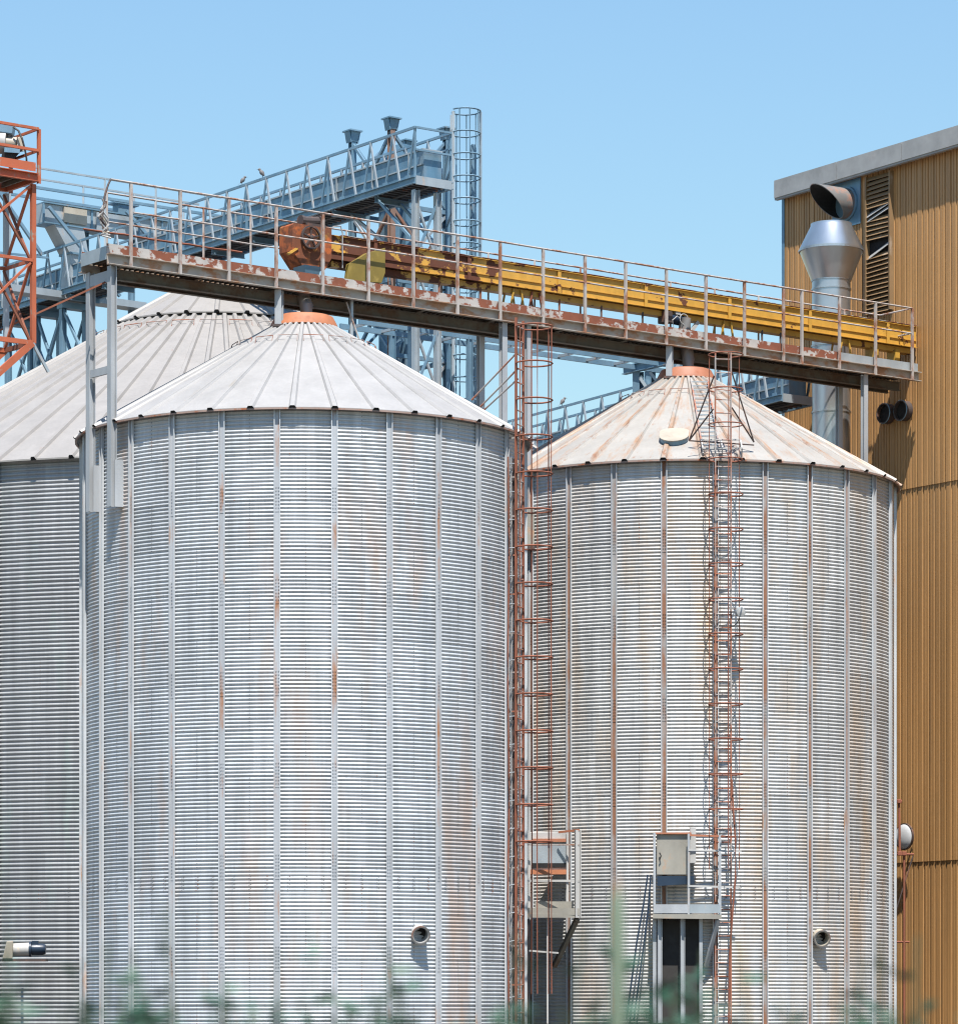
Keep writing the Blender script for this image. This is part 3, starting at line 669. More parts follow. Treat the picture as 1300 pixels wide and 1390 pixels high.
# ------------------------------------------------------------------ tan building
B0 = V((10.38, 85.72, 0)); ba = V((.555, -.832, 0)).normalized(); bn = V((-.832, -.555, 0)).normalized()
def Bw(s_, o_, z): p = B0 + ba * s_ + bn * o_; return V((p.x, p.y, z))
def bs(px, o_=0):
    q = (px - CX) / F; p = B0 + bn * o_; return (q * p.y - p.x) / (ba.x - q * ba.y)
def bz(px, py, o_=0): return zat(py, Bw(bs(px, o_), o_, 0).y)
sL = bs(1065); sR = 14.0; zW = 21.62
bl = thing('tan_building', Bw(sL, 0, 0), 'tall windowless building clad in tan ribbed metal sheets', 'building')
zs1, zs2 = bz(1260, 655.5), bz(1260, 1166)
def cladding(z0_, z1_, off):
    b = MB(); prof = []; s_ = sL; r_ = random.Random(3)
    while s_ < sR:
        prof += [(s_, -.032), (s_ + .018, -.032), (s_ + .034, 0), (s_ + .1, .002), (s_ + .104, -.012), (s_ + .116, -.012), (s_ + .12, 0.002), (s_ + .186, 0)] if int(round((s_ - sL) / .2)) % 5 else [(s_, -.04), (s_ + .03, -.04), (s_ + .036, .008), (s_ + .1, .008), (s_ + .186, .006)]; s_ += .2
    n = len(prof); vs = [Bw(a, o_ + off, z) for z in (z0_, z1_) for a, o_ in prof]
    b.add(vs, [(i, i + 1, n + i + 1, n + i) for i in range(n - 1)]); return b.build('wall_panel', 'tan', bl)
cladding(0, zs2, 0); cladding(zs2 - .06, zs1, .022); cladding(zs1 - .06, zW, .044)
b = MB(); q = [Bw(sL + .02, -.06, 0), Bw(sR, -.06, 0), Bw(sR, -16, 0), Bw(sL + .02, -16, 0)]
b.hull(q, [x + Z * (zW - .02) for x in q]); fixn(b.build('building_core', 'tan', bl))
b = MB(); b.angle(Bw(sL - .03, .075, 0), Bw(sL - .03, .075, zW), .1, .01, up=ba); b.bar(Bw(sL - .02, .02, 0), Bw(sL - .02, .02, zW), .03, .1, up=bn); fixn(b.build('corner_trim', 'plate', bl))  # blue of the trim's shaded side put into its colour
zf0, zf1 = 21.6, 22.0
b = MB(); q = [Bw(sL - .04, .30, zf0), Bw(sR + .3, .30, zf0), Bw(sR + .3, -16.3, zf0), Bw(sL - .04, -16.3, zf0)]; b.hull(q, [x + Z * (zf1 - zf0) for x in q]); rf = fixn(b.build('flat_roof', 'fascia', bl))
b = MB()
s_ = sL - .04
while s_ < sR:
    b.bar(Bw(s_ + .01, .308, (zf0 + zf1) / 2 + .012), Bw(min(s_ + 2.4, sR) - .006, .308, (zf0 + zf1) / 2 + .012), .012, zf1 - zf0 + .03, up=Z); s_ += 2.4
b.bar(Bw(sL - .04, .24, zf0 - .025), Bw(sR, .24, zf0 - .025), .1, .05)
b.build('fascia_sheet', 'fascia', rf)
b = MB(); pr = Bw(bs(1185), -1.2, zf1); b.lathe([(.28, 0), (.28, .16), (.33, .18), (.2, .26)], pr, 20); b.build('roof_vent', 'steel', bl, smooth=True)
# louvre
lv = MB(); l0, l1 = bs(1178, .1), bs(1209, .1); zl0, zl1 = bz(1193, 424, .1), bz(1193, 236, .1)
lt = thing('louvre_vent', Bw(l0, .1, zl0), 'tall narrow louvre in the tan wall with broken and missing slats', 'louvre')
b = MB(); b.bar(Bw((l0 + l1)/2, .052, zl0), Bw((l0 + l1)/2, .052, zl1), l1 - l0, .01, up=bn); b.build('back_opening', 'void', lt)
for s_ in (l0 - .02, l1 + .02): b = MB(); b.bar(Bw(s_, .11, zl0), Bw(s_, .11, zl1), .04, .13, up=bn); b.build('frame_side', 'slat', lt)
nsl = 30
for i in range(nsl):
    z = zl0 + (zl1 - zl0) * (i + .4) / nsl; ypx = 424 + (236 - 424) * (i + .4) / nsl
    if 322 < ypx < 338: continue
    tilt = 0
    if abs(ypx - 342) < 4: tilt = .13
    if abs(ypx - 287) < 4: tilt = .11
    tilt += random.uniform(-.012, .012)
    b = MB(); b.bar(Bw(l0, .12, z - tilt), Bw(l1, .12, z + tilt), .125, .014, up=(Z * .75 + bn)); b.build('slat', 'slat' if abs(tilt) < .05 else 'fascia', lt)
# wall duct with bevelled mouth on its blue plate
dc = Bw(bs(1149, .06), .06, bz(1149, 277, .06)); 
dt_ = thing('wall_exhaust', dc, 'stained round exhaust duct with slanting dark mouth on a blue wall plate', 'duct')
b = MB(); b.bar(dc - Z * .55, dc + Z * .55, 1.05, .03, up=bn); b.build('wall_plate', 'plate', dt_)
n = 28; rr = .37; vs = []; vi = []
for i in range(n):
    a = 2*PI*i/n; off = ba * math.cos(a) + Z * math.sin(a)
    L = .62 + .42 * math.sin(a)
    vs += [dc + off * rr, dc + off * rr + bn * L, dc + off * (rr - .02) + bn * L, dc + off * (rr - .02) + bn * .03]
fs = [(4*i + j, 4*i + j + 1, 4*((i+1) % n) + j + 1, 4*((i+1) % n) + j) for i in range(n) for j in range(2)]
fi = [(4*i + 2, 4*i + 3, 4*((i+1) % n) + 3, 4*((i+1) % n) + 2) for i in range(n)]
b = MB(); b.add(vs, fi); b.build('duct_shade_lining', 'void', dt_)  # dark inner skin; shade inside the duct put into its colour
b = MB(); b.add(vs, fs); fixn(b.build('duct_pipe', 'duct', dt_, smooth=True))
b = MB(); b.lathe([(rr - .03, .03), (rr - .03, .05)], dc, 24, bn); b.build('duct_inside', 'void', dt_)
b = MB(); b.lathe([(rr + .05, .02), (rr + .05, .06), (rr, .06)], dc, 28, bn); b.build('duct_collar', 'steel', dt_)
# two short round outlets low on the wall
for px, py, lab in ((1201, 562, 'left of two black round pipe outlets in the shaded tan wall'), (1224, 558, 'right of two black round pipe outlets in the shaded tan wall')):
    c0 = Bw(bs(px + 6, .05), .05, bz(px + 6, py, .05)); tp = thing('pipe_outlet', c0, lab, 'pipe', 'round outlets in the tan wall')
    b = MB(); b.lathe([(.235, 0), (.235, .2), (.215, .2), (.215, .02)], c0, 24, bn, caps=False); fixn(b.build('pipe', 'dark', tp, smooth=True))
    b = MB(); b.lathe([(.214, .10), (.214, .11)], c0, 20, bn); b.build('pipe_inside', 'void', tp)
    b = MB(); b.lathe([(.24, .185), (.25, .19), (.24, .205)], c0, 24, bn, caps=False); b.build('rim', 'steel', tp)
# tall silver flue with double-cone cowl
fx = P(1128, 340, 86.5); fl = thing('silver_flue', V((fx.x, fx.y, 0)), 'shiny silver flue pipe with a double cone cowl beside the tan wall', 'flue')
def fz(y): return zat(y, 86.5)
rp = size(26, 86.5)
b = MB(); b.lathe([(rp, .0), (rp, fz(381))], V((fx.x, fx.y, 0)), 40); b.build('pipe', 'silver', fl, smooth=True)
b = MB(); b.lathe([(rp + .02, fz(381)), (size(43, 86.5), fz(341)), (size(43.5, 86.5), fz(338)), (size(28, 86.5), fz(307)), (size(28, 86.5), fz(304)), (size(26, 86.5), fz(304)), (size(26, 86.5), fz(308))], V((fx.x, fx.y, 0)), 48); b.build('cowl', 'silver', fl, smooth=True)
for y_ in (381, 341, 393, 470, 560):
    b = MB(); r_ = size(43.6, 86.5) if y_ == 341 else rp
    b.lathe([(r_, fz(y_) - .02), (r_ + .018, fz(y_) - .02), (r_ + .018, fz(y_) + .02), (r_, fz(y_) + .02)], V((fx.x, fx.y, 0)), 40, caps=False); b.build('joint_band', 'silver', fl)
b = MB(); b.bar(V((fx.x, fx.y, fz(560))) , Bw(bs(1150), .06, fz(560)), .06, .06); b.build('wall_stay', 'steel', fl)
# scaffold pipes and round mirror at the foot of the building
Ys = 81.4
sc = thing('scaffold_bracket', P(1227, 1300, Ys), 'rusty bracket frame of scaffold pipes beside the right silo', 'frame')
for a_, b_, r_ in (((1220, 1085), (1221, 1160), .028), ((1227, 1160), (1227, 1395), .026), ((1206, 1160), (1240, 1160), .026), ((1206, 1088), (1224, 1088), .03), ((1239, 1162), (1213, 1246), .016), ((1206, 1279), (1234, 1279), .022)):
    b = MB(); b.tube(P(*a_, Ys + .03 * random.random()), P(*b_, Ys + .03 * random.random()), r_, 8); b.build('pipe', 'cage' if r_ > .02 else 'dark', sc)
b = MB(); b.tube(V((P(1227, 1395, Ys).x, Ys, 0)), P(1227, 1394, Ys), .024, 8); b.build('pipe', 'cage', sc)
for a_ in ((1220, 1088), (1221, 1159), (1227, 1159)): b = MB(); b.box(P(*a_, Ys - .02), .1, .1, .09); b.build('clamp', 'cage', sc, bevel=.01)
mo = Bw(bs(1227.5, .3), .3, bz(1227.5, 1136, .3))
mi = thing('round_mirror', mo, 'round convex mirror with dark rim on the tan wall', 'mirror')
b = MB(); b.lathe([(.3, 0), (.3, .02), (.26, .05), (.18, .075), (.08, .088), (.0, .09)], mo, 32, bn); b.build('mirror_face', 'mirror', mi, smooth=True)
b = MB(); b.lathe([(.3, -.03), (.315, -.02), (.315, .03), (.3, .03)], mo, 32, bn); b.build('rim', 'dark', mi, smooth=True)
b = MB(); b.bar(mo - Z * .1, Bw(bs(1227.5, .3), .05, mo.z - .1), .04, .04); b.build('bracket', 'cage', mi)

# ------------------------------------------------------------------ horizontal blue-grey conveyor bridges behind
def bridge(label, A, B, zb0, h, width, wdir, node, spread, group, trough=.5):
    d = (B - A).normalized(); wd = V(wdir).normalized(); L = (B - A).length
    t = thing('conveyor_bridge', V((A.x, A.y, zb0)), label, 'conveyor bridge', group)
    def q(s_, w_, z): p = A + d * s_ + wd * w_; return V((p.x, p.y, zb0 + z))
    for w_ in (0, width):
        b = MB(); b.bar(q(0, w_, h), q(L, w_, h), .055, .055); b.build('top_rail', 'steel', t)
        b = MB(); b.chan(q(0, w_, .07), q(L, w_, .07), .16, .07, .014, flip=1 if w_ == 0 else -1)
        sg = L - .02 - spread
        while sg > .4: b.bar(q(sg - .09, w_ - .012, .15), q(sg + .09, w_ - .012, .15), .014, .16); sg -= node      # gusset plates
        fixn(b.build('bottom_chord', 'steel', t))
        s_ = L - .02; i = 0
        while s_ > .4:
            b = MB(); b.bar(q(s_, w_, h), q(s_ - spread, w_, .12), .05, .035, up=wd); b.build('lattice_bar', 'steel', t)
            if s_ + spread < L: b = MB(); b.bar(q(s_, w_ - .012, h), q(s_ + spread, w_ - .012, .12), .05, .035, up=wd); b.build('lattice_bar', 'steel_light', t)  # paler than the left-leaning bars; sunlit and shaded sides put into colour
            if i % 4 == 0: b = MB(); b.bar(q(s_ - .02, w_ + .01, h), q(s_ - .02, w_ + .01, .12), .045, .045, up=wd); b.build('rail_post', 'steel', t)
            s_ -= node; i += 1
    b = MB()
    s_ = .1
    while s_ < L:
        b.bar(q(s_, .06, .03), q(s_, width - .06, .03), .05, .05); s_ += .2
    b.bar(q(0, width * .5, .0), q(L, width * .5, .0), .08, .03)
    b.bar(q(0, width * .2, .065), q(L, width * .2, .065), width * .25, .012)
    b.build('deck_grating', 'grate', t)
    s_ = .5
    while s_ < L:
        b = MB(); b.ibeam(q(s_, .02, -.08), q(s_, width - .02, -.08), .14, .08); b.build('cross_beam', 'steel', t); s_ += 1.8
    b = MB(); b.bar(q(0, width * .55, .1 + trough / 2), q(L - .1, width * .55, .1 + trough / 2), width * .5, trough); tr = b.build('trough', 'plate', t)
    b = MB(); b.bar(q(0, width * .55, .12 + trough), q(L - .1, width * .55, .12 + trough), width * .56, .035); b.bar(q(0, width * .28, .1 + trough * .55), q(L - .1, width * .28, .1 + trough * .55), .03, .03)
    s_ = .3
    while s_ < L: b.bar(q(s_, width * .285, .1), q(s_, width * .285, .1 + trough), .03, .05, up=wd); s_ += 1.5
    b.build('trough_flange', 'steel_light', tr)
    for z_ in (h * .72,):
        b = MB(); b.bar(q(0, width, z_), q(L, width, z_), .035, .035); b.build('mid_rail', 'steel', t)
    for z_ in (h, h * .6): b = MB(); b.bar(q(L, 0, z_), q(L, width, z_), .045, .045); b.build('end_rail', 'steel', t)
    b = MB(); b.bar(q(L + .01, 0, .07), q(L + .01, width, .07), .03, .2); b.build('end_beam', 'steel_light', t)
    return t, q, L
Ba = V((-13.07, 100, 0)); Bb = V((-1.45, 84, 0)); dd = (Bb - Ba).normalized(); Ba = Ba - dd * 2.2
wd1 = V((.809, .588, 0))
br1, q1, L1_ = bridge('long upper blue grey conveyor bridge rising over the widest silo to the elevator tower', Ba, Bb, zat(248, 84), size(76, 84), 1.0, wd1, .9, .3, 'lattice railed conveyor bridges', trough=.72)
# support bents under it
for s_, z0_ in ((L1_ - .15, 14.8),):
    for w_ in (.1, .72):
        b = MB(); b.ibeam(q1(s_, w_, 0).xy.to_3d() + Z * 0, q1(s_, w_, -.12), .14, .14, .014, up=wd1); b.build('support_column', 'steel_light', br1)
    for k_ in range(4):
        for f in (0, 1):
            b = MB(); za = -.3 - k_ * 1.5; b.bar(q1(s_ - .02 * f, .1 if f else .72, za), q1(s_ - .02 * f, .72 if f else .1, za - 1.4), .05, .05); b.build('brace', 'steel_light' if f else 'steel', br1)
    for w_, e_ in ((.1, 1.5), (.72, 1.5)): b = MB(); b.bar(q1(s_ - e_, w_, -.1), q1(s_, w_, -1.35), .06, .06); b.build('brace', 'steel', br1)
    b = MB(); b.bar(q1(s_ - 3.2, .5, -.1), q1(s_ - .1, .5, -2.1), .07, .07); b.build('brace', 'steel_light', br1)
for s_ in (2.4, 4.0, 5.4):
    for w_ in (.15, .85):
        b = MB(); b.ibeam(q1(s_, w_, -5.0), q1(s_, w_, -.1), .15, .15, .014, up=wd1); b.build('support_column', 'steel', br1)
    b = MB(); b.box(q1(s_, .5, -.22), .3, .9, .16, dd); b.build('bearing_block', 'steel', br1)
for a_, c_ in ((2.4, 4.0), (4.0, 5.4), (4.0, 2.4), (5.4, 4.0), (5.4, 7.2)):
    for w_ in (.15, .85):
        b = MB(); b.bar(q1(a_, w_, -.3), q1(c_, w_, -2.6), .07, .07); b.build('brace', 'steel', br1)
        b = MB(); b.bar(q1(a_, w_, -2.6), q1(c_, w_, -4.6), .07, .07); b.build('brace', 'steel', br1)
# second bridge, lower, behind the right silo
def PXY(px, Y): return V(((px - CX) / F * Y, Y, 0))
A2 = PXY(560, 103.2); Bq = PXY(1062, 87.5)
br2, q2, L2_ = bridge('lower blue grey conveyor bridge seen behind the right silo reaching the tan building', A2, Bq, zat(524, 93) - 1.28, 1.28, 1.0, wd1, .9, .3, 'lattice railed conveyor bridges', trough=.62)
# trestle beside it
tr = thing('steel_trestle', PXY(872, 91) , 'blue grey beam and post trestle just left of the faded orange collar', 'trestle')
b = MB(); b.ibeam(P(846, 503, 90.5), P(925, 485, 89.2), .2, .16); b.build('top_beam', 'steel', tr)
for a_, Y_ in ((866, 90.3), (882, 90), (915, 89.4)):
    b = MB(); p1 = P(a_, 500, Y_); b.ibeam(V((p1.x, p1.y, 0)), p1 - Z * .08, .2, .2, .014, up=V((.6, .8, 0))); b.build('post', 'steel', tr)
for a_, c_ in (((868, 512), (890, 545)), ((915, 500), (884, 545)), ((882, 505), (912, 545)), ((936, 470), (905, 520))):
    b = MB(); b.bar(P(*a_, 89.9), P(*c_, 89.8), .07, .07); b.build('brace', 'steel_light', tr)
# slim catwalk frame parallel to the gallery, behind
pb_ = thing('catwalk_frame', PXY(700, 89), 'open steel ladder-like catwalk frame seen below the gallery between the silos', 'catwalk')
for off in (0, .75):
    A_ = P(487, 436, 84.2) + v * off; B_ = A_ + u * 10.4
    b = MB(); b.bar(A_, B_, .06, .12); b.build('side_beam', 'steel', pb_)
for i in range(12):
    A_ = P(487, 436, 84.2) + u * (.3 + i * .88); b = MB(); b.bar(A_, A_ + v * .75, .06, .06); b.build('cross_beam', 'steel_light', pb_)
A_ = P(487, 436, 84.2)
for i in (0, 4, 8):
    b = MB(); b.bar(A_ + u * (.3 + i * .88) + Z * .75, A_ + u * (.3 + i * .88), .05, .05); b.build('rail_post', 'steel', pb_)
b = MB(); b.bar(A_ + u * .2 + Z * .72, A_ + u * 10.2 + Z * .72, .045, .045); b.build('hand_rail', 'steel', pb_)
for i in (1.5, 3.2):
    for off in (0, .75):
        b = MB(); p1 = A_ + u * i + v * off; b.ibeam(V((p1.x, p1.y, 0)), p1, .12, .12, .012, up=u); b.build('post', 'steel', pb_)

# ------------------------------------------------------------------ elevator tower behind
TT = V((-2.09, 87.5, 0)); tz = zat(160, 87.5)
et = thing('elevator_tower', TT, 'square steel tower of brown and blue posts with flared caps at bridge end', 'tower')
corners = [(0, 0, 152, 'steel_brown'), (1.65, 0, 160, 'steel'), (0, 1.6, 170, 'steel'), (1.65, 1.6, 165, 'steel')]
for cu, cv_, y_, mt in corners:
    p1 = TT + u * cu + v * cv_; zt2 = tz
    b = MB(); b.ibeam(p1, p1 + Z * (zt2 - .05), .14, .14, .016, up=v); b.build('tower_post', mt, et)
    s0, s1 = .085, .125; sq = lambda s_, z: [p1 + u * s_ + v * s_ + Z * z, p1 - u * s_ + v * s_ + Z * z, p1 - u * s_ - v * s_ + Z * z, p1 + u * s_ - v * s_ + Z * z]
    b = MB(); b.hull(sq(s0, zt2 - .27), sq(s1, zt2 - .035)); b.hull(sq(s1 + .055, zt2 - .035), sq(s1 + .055, zt2)); 
    for s_ in (-1, 1): b.bar(p1 + u * s_ * .10 + Z * (zt2 - .30), p1 + u * s_ * .155 + Z * (zt2 - .04), .025, .2, up=v)
    fixn(b.build('post_cap', 'steel', et))
for (a_, c_) in (((0, 0), (1.65, 0)), ((0, 0), (0, 1.6)), ((1.65, 0), (1.65, 1.6)), ((0, 1.6), (1.65, 1.6))):
    pa = TT + u * a_[0] + v * a_[1]; pc = TT + u * c_[0] + v * c_[1]
    z = tz - .3; i = 0
    while z > 6:
        b = MB(); b.bar(pa + Z * z, pc + Z * (z - 1.7), .07, .07); b.build('brace', 'steel_brown' if i % 2 else 'steel', et)
        b = MB(); b.bar(pc + Z * z, pa + Z * (z - 1.7), .06, .06); b.build('brace', 'steel_light' if i % 2 else 'steel', et)
        b = MB(); b.bar(pa + Z * (z - 1.75), pc + Z * (z - 1.75), .08, .1); b.build('ring_beam', 'steel', et)
        z -= 1.8; i += 1
be = thing('bucket_elevator', TT + u * .85 + v * .8, 'blue grey bucket elevator with round topped head inside the steel tower', 'elevator')
ce = TT + u * .8 + v * .8
for s_ in (-.28, .28): b = MB(); b.bar(ce + u * s_, ce + u * s_ + Z * (tz - 1.6), .38, .34, up=v); b.build('elevator_leg', 'plate', be)
b = MB(); hp = []
zh = tz - 1.5
hp = [(-.6, zh)] + [(-.6 * math.cos(a), zh + .55 + .55 * math.sin(a)) for a in np.linspace(0, PI, 13)] + [(.6, zh)]
n = len(hp); vs = [ce + u * a + v * w_ + Z * z for w_ in (-.28, .28) for a, z in hp]
b.add(vs, [(i, (i+1) % n, n + (i+1) % n, n + i) for i in range(n)] + [tuple(range(n))[::-1], tuple(range(n, 2*n))]); fixn(b.build('elevator_head', 'plate', be))
b = MB(); b.tube(ce - v * .28 + Z * (zh + .5), ce - v * .42 + Z * (zh + .5), .2, 16); b.tube(ce - v * .4 + u * .5 + Z * (zh + .45), ce - v * .4 + u * 1.0 + Z * (zh + .45), .17, 14); b.build('drive_motor', 'steel_light', be, smooth=True)
# tower caged ladder
cl = PXY(614, 86.9)
zlt = zat(150, 86.9)
L3 = caged_ladder('pale zinc caged ladder standing tallest against the sky on the steel tower', cl, V((1, .12, 0)), .19, 0, zlt - .05, [zlt - .53 * i for i in range(16)], .36, 'steel_light', 'steel', 'steel', straps=7, rail_w=.07, strap_z0=14.0, hoop_r=.021)
for px_, y_, mt_ in ((641, 196, 'steel'), (652, 152, 'steel_light')):
    p1 = P(px_, y_, 87.4); b = MB(); b.ibeam(V((p1.x, p1.y, 0)), p1, .10 if px_ == 641 else .05, .10 if px_ == 641 else .05, .012, up=v); b.build('back_post', mt_, L3)
for i in range(8):
    b = MB(); z = zlt - 1.3 - i * 1.1; p1 = V((cl.x, cl.y, z)); b.bar(p1, TT + u * 1.65 + Z * z, .05, .05); b.build('wall_bracket', 'steel', L3)

# ------------------------------------------------------------------ silver overhead conveyor at upper left
C0 = P(53, 290, 97)
oc = thing('overhead_conveyor', C0, 'pale silver box conveyor with square chute at upper left above the blue grey bridge', 'conveyor')
Lc = 5.2; hb_ = .5; wv = v * .45
b = MB(); b.bar(C0, C0 + u * Lc, .45, hb_); b.build('trough', 'steel_light', oc)
b = MB()
for z_ in (hb_/2 + .02, -hb_/2 - .01): b.bar(C0 + Z * z_, C0 + u * Lc + Z * z_, .58, .035)
for t_ in np.arange(0, Lc + .01, .74): b.bar(C0 + u * t_ - v * .235 - Z * hb_ / 2, C0 + u * t_ - v * .235 + Z * hb_ / 2, .05, .05, up=v)
b.build('trough_flange', 'steel', oc)
b = MB(); b.box(C0 + u * 2.1 - v * .28 - Z * .04, 1.0, .06, .5, u); b.build('side_cover', 'steel_light', oc)
b = MB(); b.box(C0 + u * .95 - v * .27 + Z * .02, .7, .05, .4, u); b.build('motor_housing', 'cream', oc)
qq = lambda c_, sx, sy: [c_ + u * sx + v * sy, c_ - u * sx + v * sy, c_ - u * sx - v * sy, c_ + u * sx - v * sy]
cq = C0 + u * .62
b = MB(); b.hull(qq(cq + u * .45 - Z * .95, .3, .26), qq(cq + u * .15 - Z * .27, .45, .26)); b.hull(qq(cq + u * .45 - Z * 2.2, .25, .24), qq(cq + u * .45 - Z * .97, .25, .24)); fixn(b.build('chute', 'steel_light', oc))
b = MB(); b.box(cq + u * .45 - Z * .97, .58, .58, .05, u); b.build('chute_flange', 'steel', oc)
hz_ = zat(262, 97) - C0.z
for off in (-.55, .55):
    for z_ in (hz_, hz_ + .52):
        b = MB(); b.bar(C0 + v * off - u * 1.8 + Z * z_, C0 + v * off + u * (Lc + .2) + Z * z_, .045 if z_ > hz_ else .07, .045 if z_ > hz_ else .07); b.build('hand_rail', 'steel_light' if z_ > hz_ else 'steel', oc)
    for t_ in (-1.2, 1.7, 3.3, 4.9):
        b = MB(); b.bar(C0 + v * off + u * t_ - Z * 1.2, C0 + v * off + u * t_ + Z * (hz_ + .52), .05, .05); b.build('rail_post', 'steel_light', oc)
b = MB(); b.box(C0 + u * 2.6 + Z * (hb_ / 2 + .16), .45, .3, .32, u); b.box(C0 + u * 2.6 + Z * (hb_ / 2 + .34), .8, .4, .05, u); b.build('inlet_stub', 'steel', oc)
for a_, c_ in (((0, .1), (2.2, -2.0)), ((2.4, .3), (4.4, -1.4)), ((-1.6, .4), (-.2, -1.2))):
    b = MB(); b.bar(C0 - v * .5 + u * a_[0] + Z * a_[1], C0 - v * .5 + u * c_[0] + Z * c_[1], .08, .08); b.build('brace', 'steel', oc)
for t_ in (3.0, 1.55):
    b = MB(); b.ibeam(C0 + u * t_ + v * .2 - Z * 3.2, C0 + u * t_ + v * .2 - Z * .28, .14, .14, .012, up=u); b.build('support_post', 'steel', oc)
for t_ in (-1.5, 2.6):
    b = MB(); b.bar(C0 + u * t_ - v * .3 - Z * 1.25, C0 + u * (t_ + 1.6) - v * .3 - Z * 1.2, .05, .05); b.build('brace', 'steel', oc)
b = MB(); b.bar(C0 - u * 2.2 - Z * 2.1, C0 + u * 3.2 - Z * 2.1, .5, .18); b.build('lower_duct', 'steel_light', oc)
b = MB(); b.ibeam(C0 - u * 1.9 + v * .3 - C0.z * Z, C0 - u * 1.9 + v * .3, .18, .18, .014, up=u); b.build('support_post', 'steel_light', oc)

# ------------------------------------------------------------------ orange red lattice tower, upper left
Yt = 69.5; OC = PXY(52, Yt)
ot = thing('orange_lattice_tower', OC - u * 2.2, 'orange red lattice tower with railed platform at the left edge', 'tower')
def O(a, w_, z): p = OC + u * a + v * w_; return V((p.x, p.y, z))
zp0, zp1, zp2, zp3 = zat(247, Yt), zat(236, Yt), zat(233, Yt), zat(221, Yt)
LT, WT = 2.1, 1.05
for w_ in (0, WT):
    b = MB(); b.chan(O(-LT, w_, (zp0+zp1)/2), O(-.03, w_, (zp0+zp1)/2), zp1 - zp0, .07, .012, flip=1 if w_ == 0 else -1); fixn(b.build('platform_beam', 'orange', ot))
    b = MB(); b.bar(O(-LT, w_, (zp2+zp3)/2), O(-.06, w_, (zp2+zp3)/2), .012, zp3 - zp2); b.build('toe_board', 'orange', ot)
b = MB(); b.bar(O(-.05, 0, (zp0+zp1)/2), O(-.05, WT, (zp0+zp1)/2), .06, zp1 - zp0); b.build('platform_beam', 'orange', ot)
b = MB(); b.bar(O(-LT, WT/2, zp1 - .01), O(-.08, WT/2, zp1 - .01), WT - .15, .02)
for i in range(9): b.bar(O(-.2 - i * .25, .05, zp1 - .07), O(-.2 - i * .25, WT - .05, zp1 - .07), .04, .08)
b.build('deck', 'deck', ot)
zr1, zr2 = zat(174.5, Yt), zat(204, Yt)
for z_ in (zr1, zr2):
    for w_ in (0, WT): b = MB(); b.bar(O(-LT, w_, z_), O(0, w_, z_), .05, .05); b.build('rail', 'orange', ot)
    b = MB(); b.bar(O(0, 0, z_), O(0, WT, z_), .045, .045); b.build('rail', 'orange', ot)
for a_, w_ in ((0, 0), (0, WT), (-1.15, 0), (-2.3, 0), (-1.15, WT)): b = MB(); b.angle(O(a_, w_, zp0 - .02), O(a_, w_, zr1), .06, .012, up=u); fixn(b.build('rail_post', 'orange', ot))
zl = [zat(250, Yt), zat(354, Yt), zat(466, Yt)]
for a_, w_, mt, zz in ((-.12, .02, 'orange', zl[2]), (-.12, WT - .02, 'column', zl[2]), (-2.2, .02, 'orange', 0), (-2.2, WT - .02, 'column', 0)):
    b = MB(); b.angle(O(a_, w_, zz), O(a_, w_, zl[0]), .088, .014, up=u); fixn(b.build('tower_post', mt, ot))
for k_ in (1, 2):
    for w_ in (.02, WT - .02): b = MB(); b.bar(O(-2.2, w_, zl[k_]), O(-.12, w_, zl[k_]), .05, .09 if k_ == 2 else .06); b.build('girt', 'orange', ot)
    b = MB(); b.bar(O(-.12, .02, zl[k_]), O(-.12, WT, zl[k_]), .05, .09 if k_ == 2 else .06); b.build('girt', 'orange' if k_ == 1 else 'cage', ot)
    za, zb2 = zl[k_-1] - .05, zl[k_] + .05
    b = MB(); b.bar(O(-.14, .05, za), O(-.14, WT - .05, zb2), .05, .04); b.build('brace', 'orange', ot)
    b = MB(); b.bar(O(-.17, WT - .05, za), O(-.17, .05, zb2), .045, .04); b.build('brace', 'cage', ot)
    b = MB(); b.bar(O(-.16, .03, za), O(-1.15, .03, zb2 + .5), .055, .04); b.build('brace', 'orange', ot)
    b = MB(); b.bar(O(-1.1, .05, za), O(-.16, .05, zb2), .045, .04); b.build('brace', 'cage', ot)
b = MB(); b.bar(O(-.12, .02, zl[2]), O(-2.1, .02, zl[2] - 1.75), .06, .13); b.build('knee_brace', 'orange', ot)
b = MB(); b.bar(O(-.12, WT, zl[2]), O(-2.1, WT, zl[2] - 1.75), .06, .13); b.build('knee_brace', 'orange', ot)
b = MB(); b.bar(O(-.1, .04, zl[2]), O(.22, .0, zl[2] - .52), .05, .05); b.build('brace', 'steel_light', ot)
b = MB(); b.bar(P(-30, 462, 71.5), P(147, 381, 72.2), .035, .035); b.build('stay_rod', 'cage', ot)
b = MB(); b.box(O(-.95, .1, zl[2] + .05), .16, .1, .35, u); b.build('junction_box', 'yellow', ot)
dv = thing('drive_unit', O(-.9, .5, zp3), 'cream and silver drive motor with black cover on the orange platform', 'motor')
Ym = 69.95
b = MB(); b.bar(P(-14, 172, Ym), P(19, 177, Ym), .3, .2); b.build('motor_box', 'steel', dv, bevel=.015)
b = MB(); b.tube(P(-20, 193, Ym), P(9, 193.5, Ym), .21, 18); b.build('motor_body', 'white', dv, smooth=True)
b = MB(); b.tube(P(9, 193.5, Ym), P(23, 194.5, Ym), .12, 18); b.build('coupling', 'cream', dv, smooth=True)
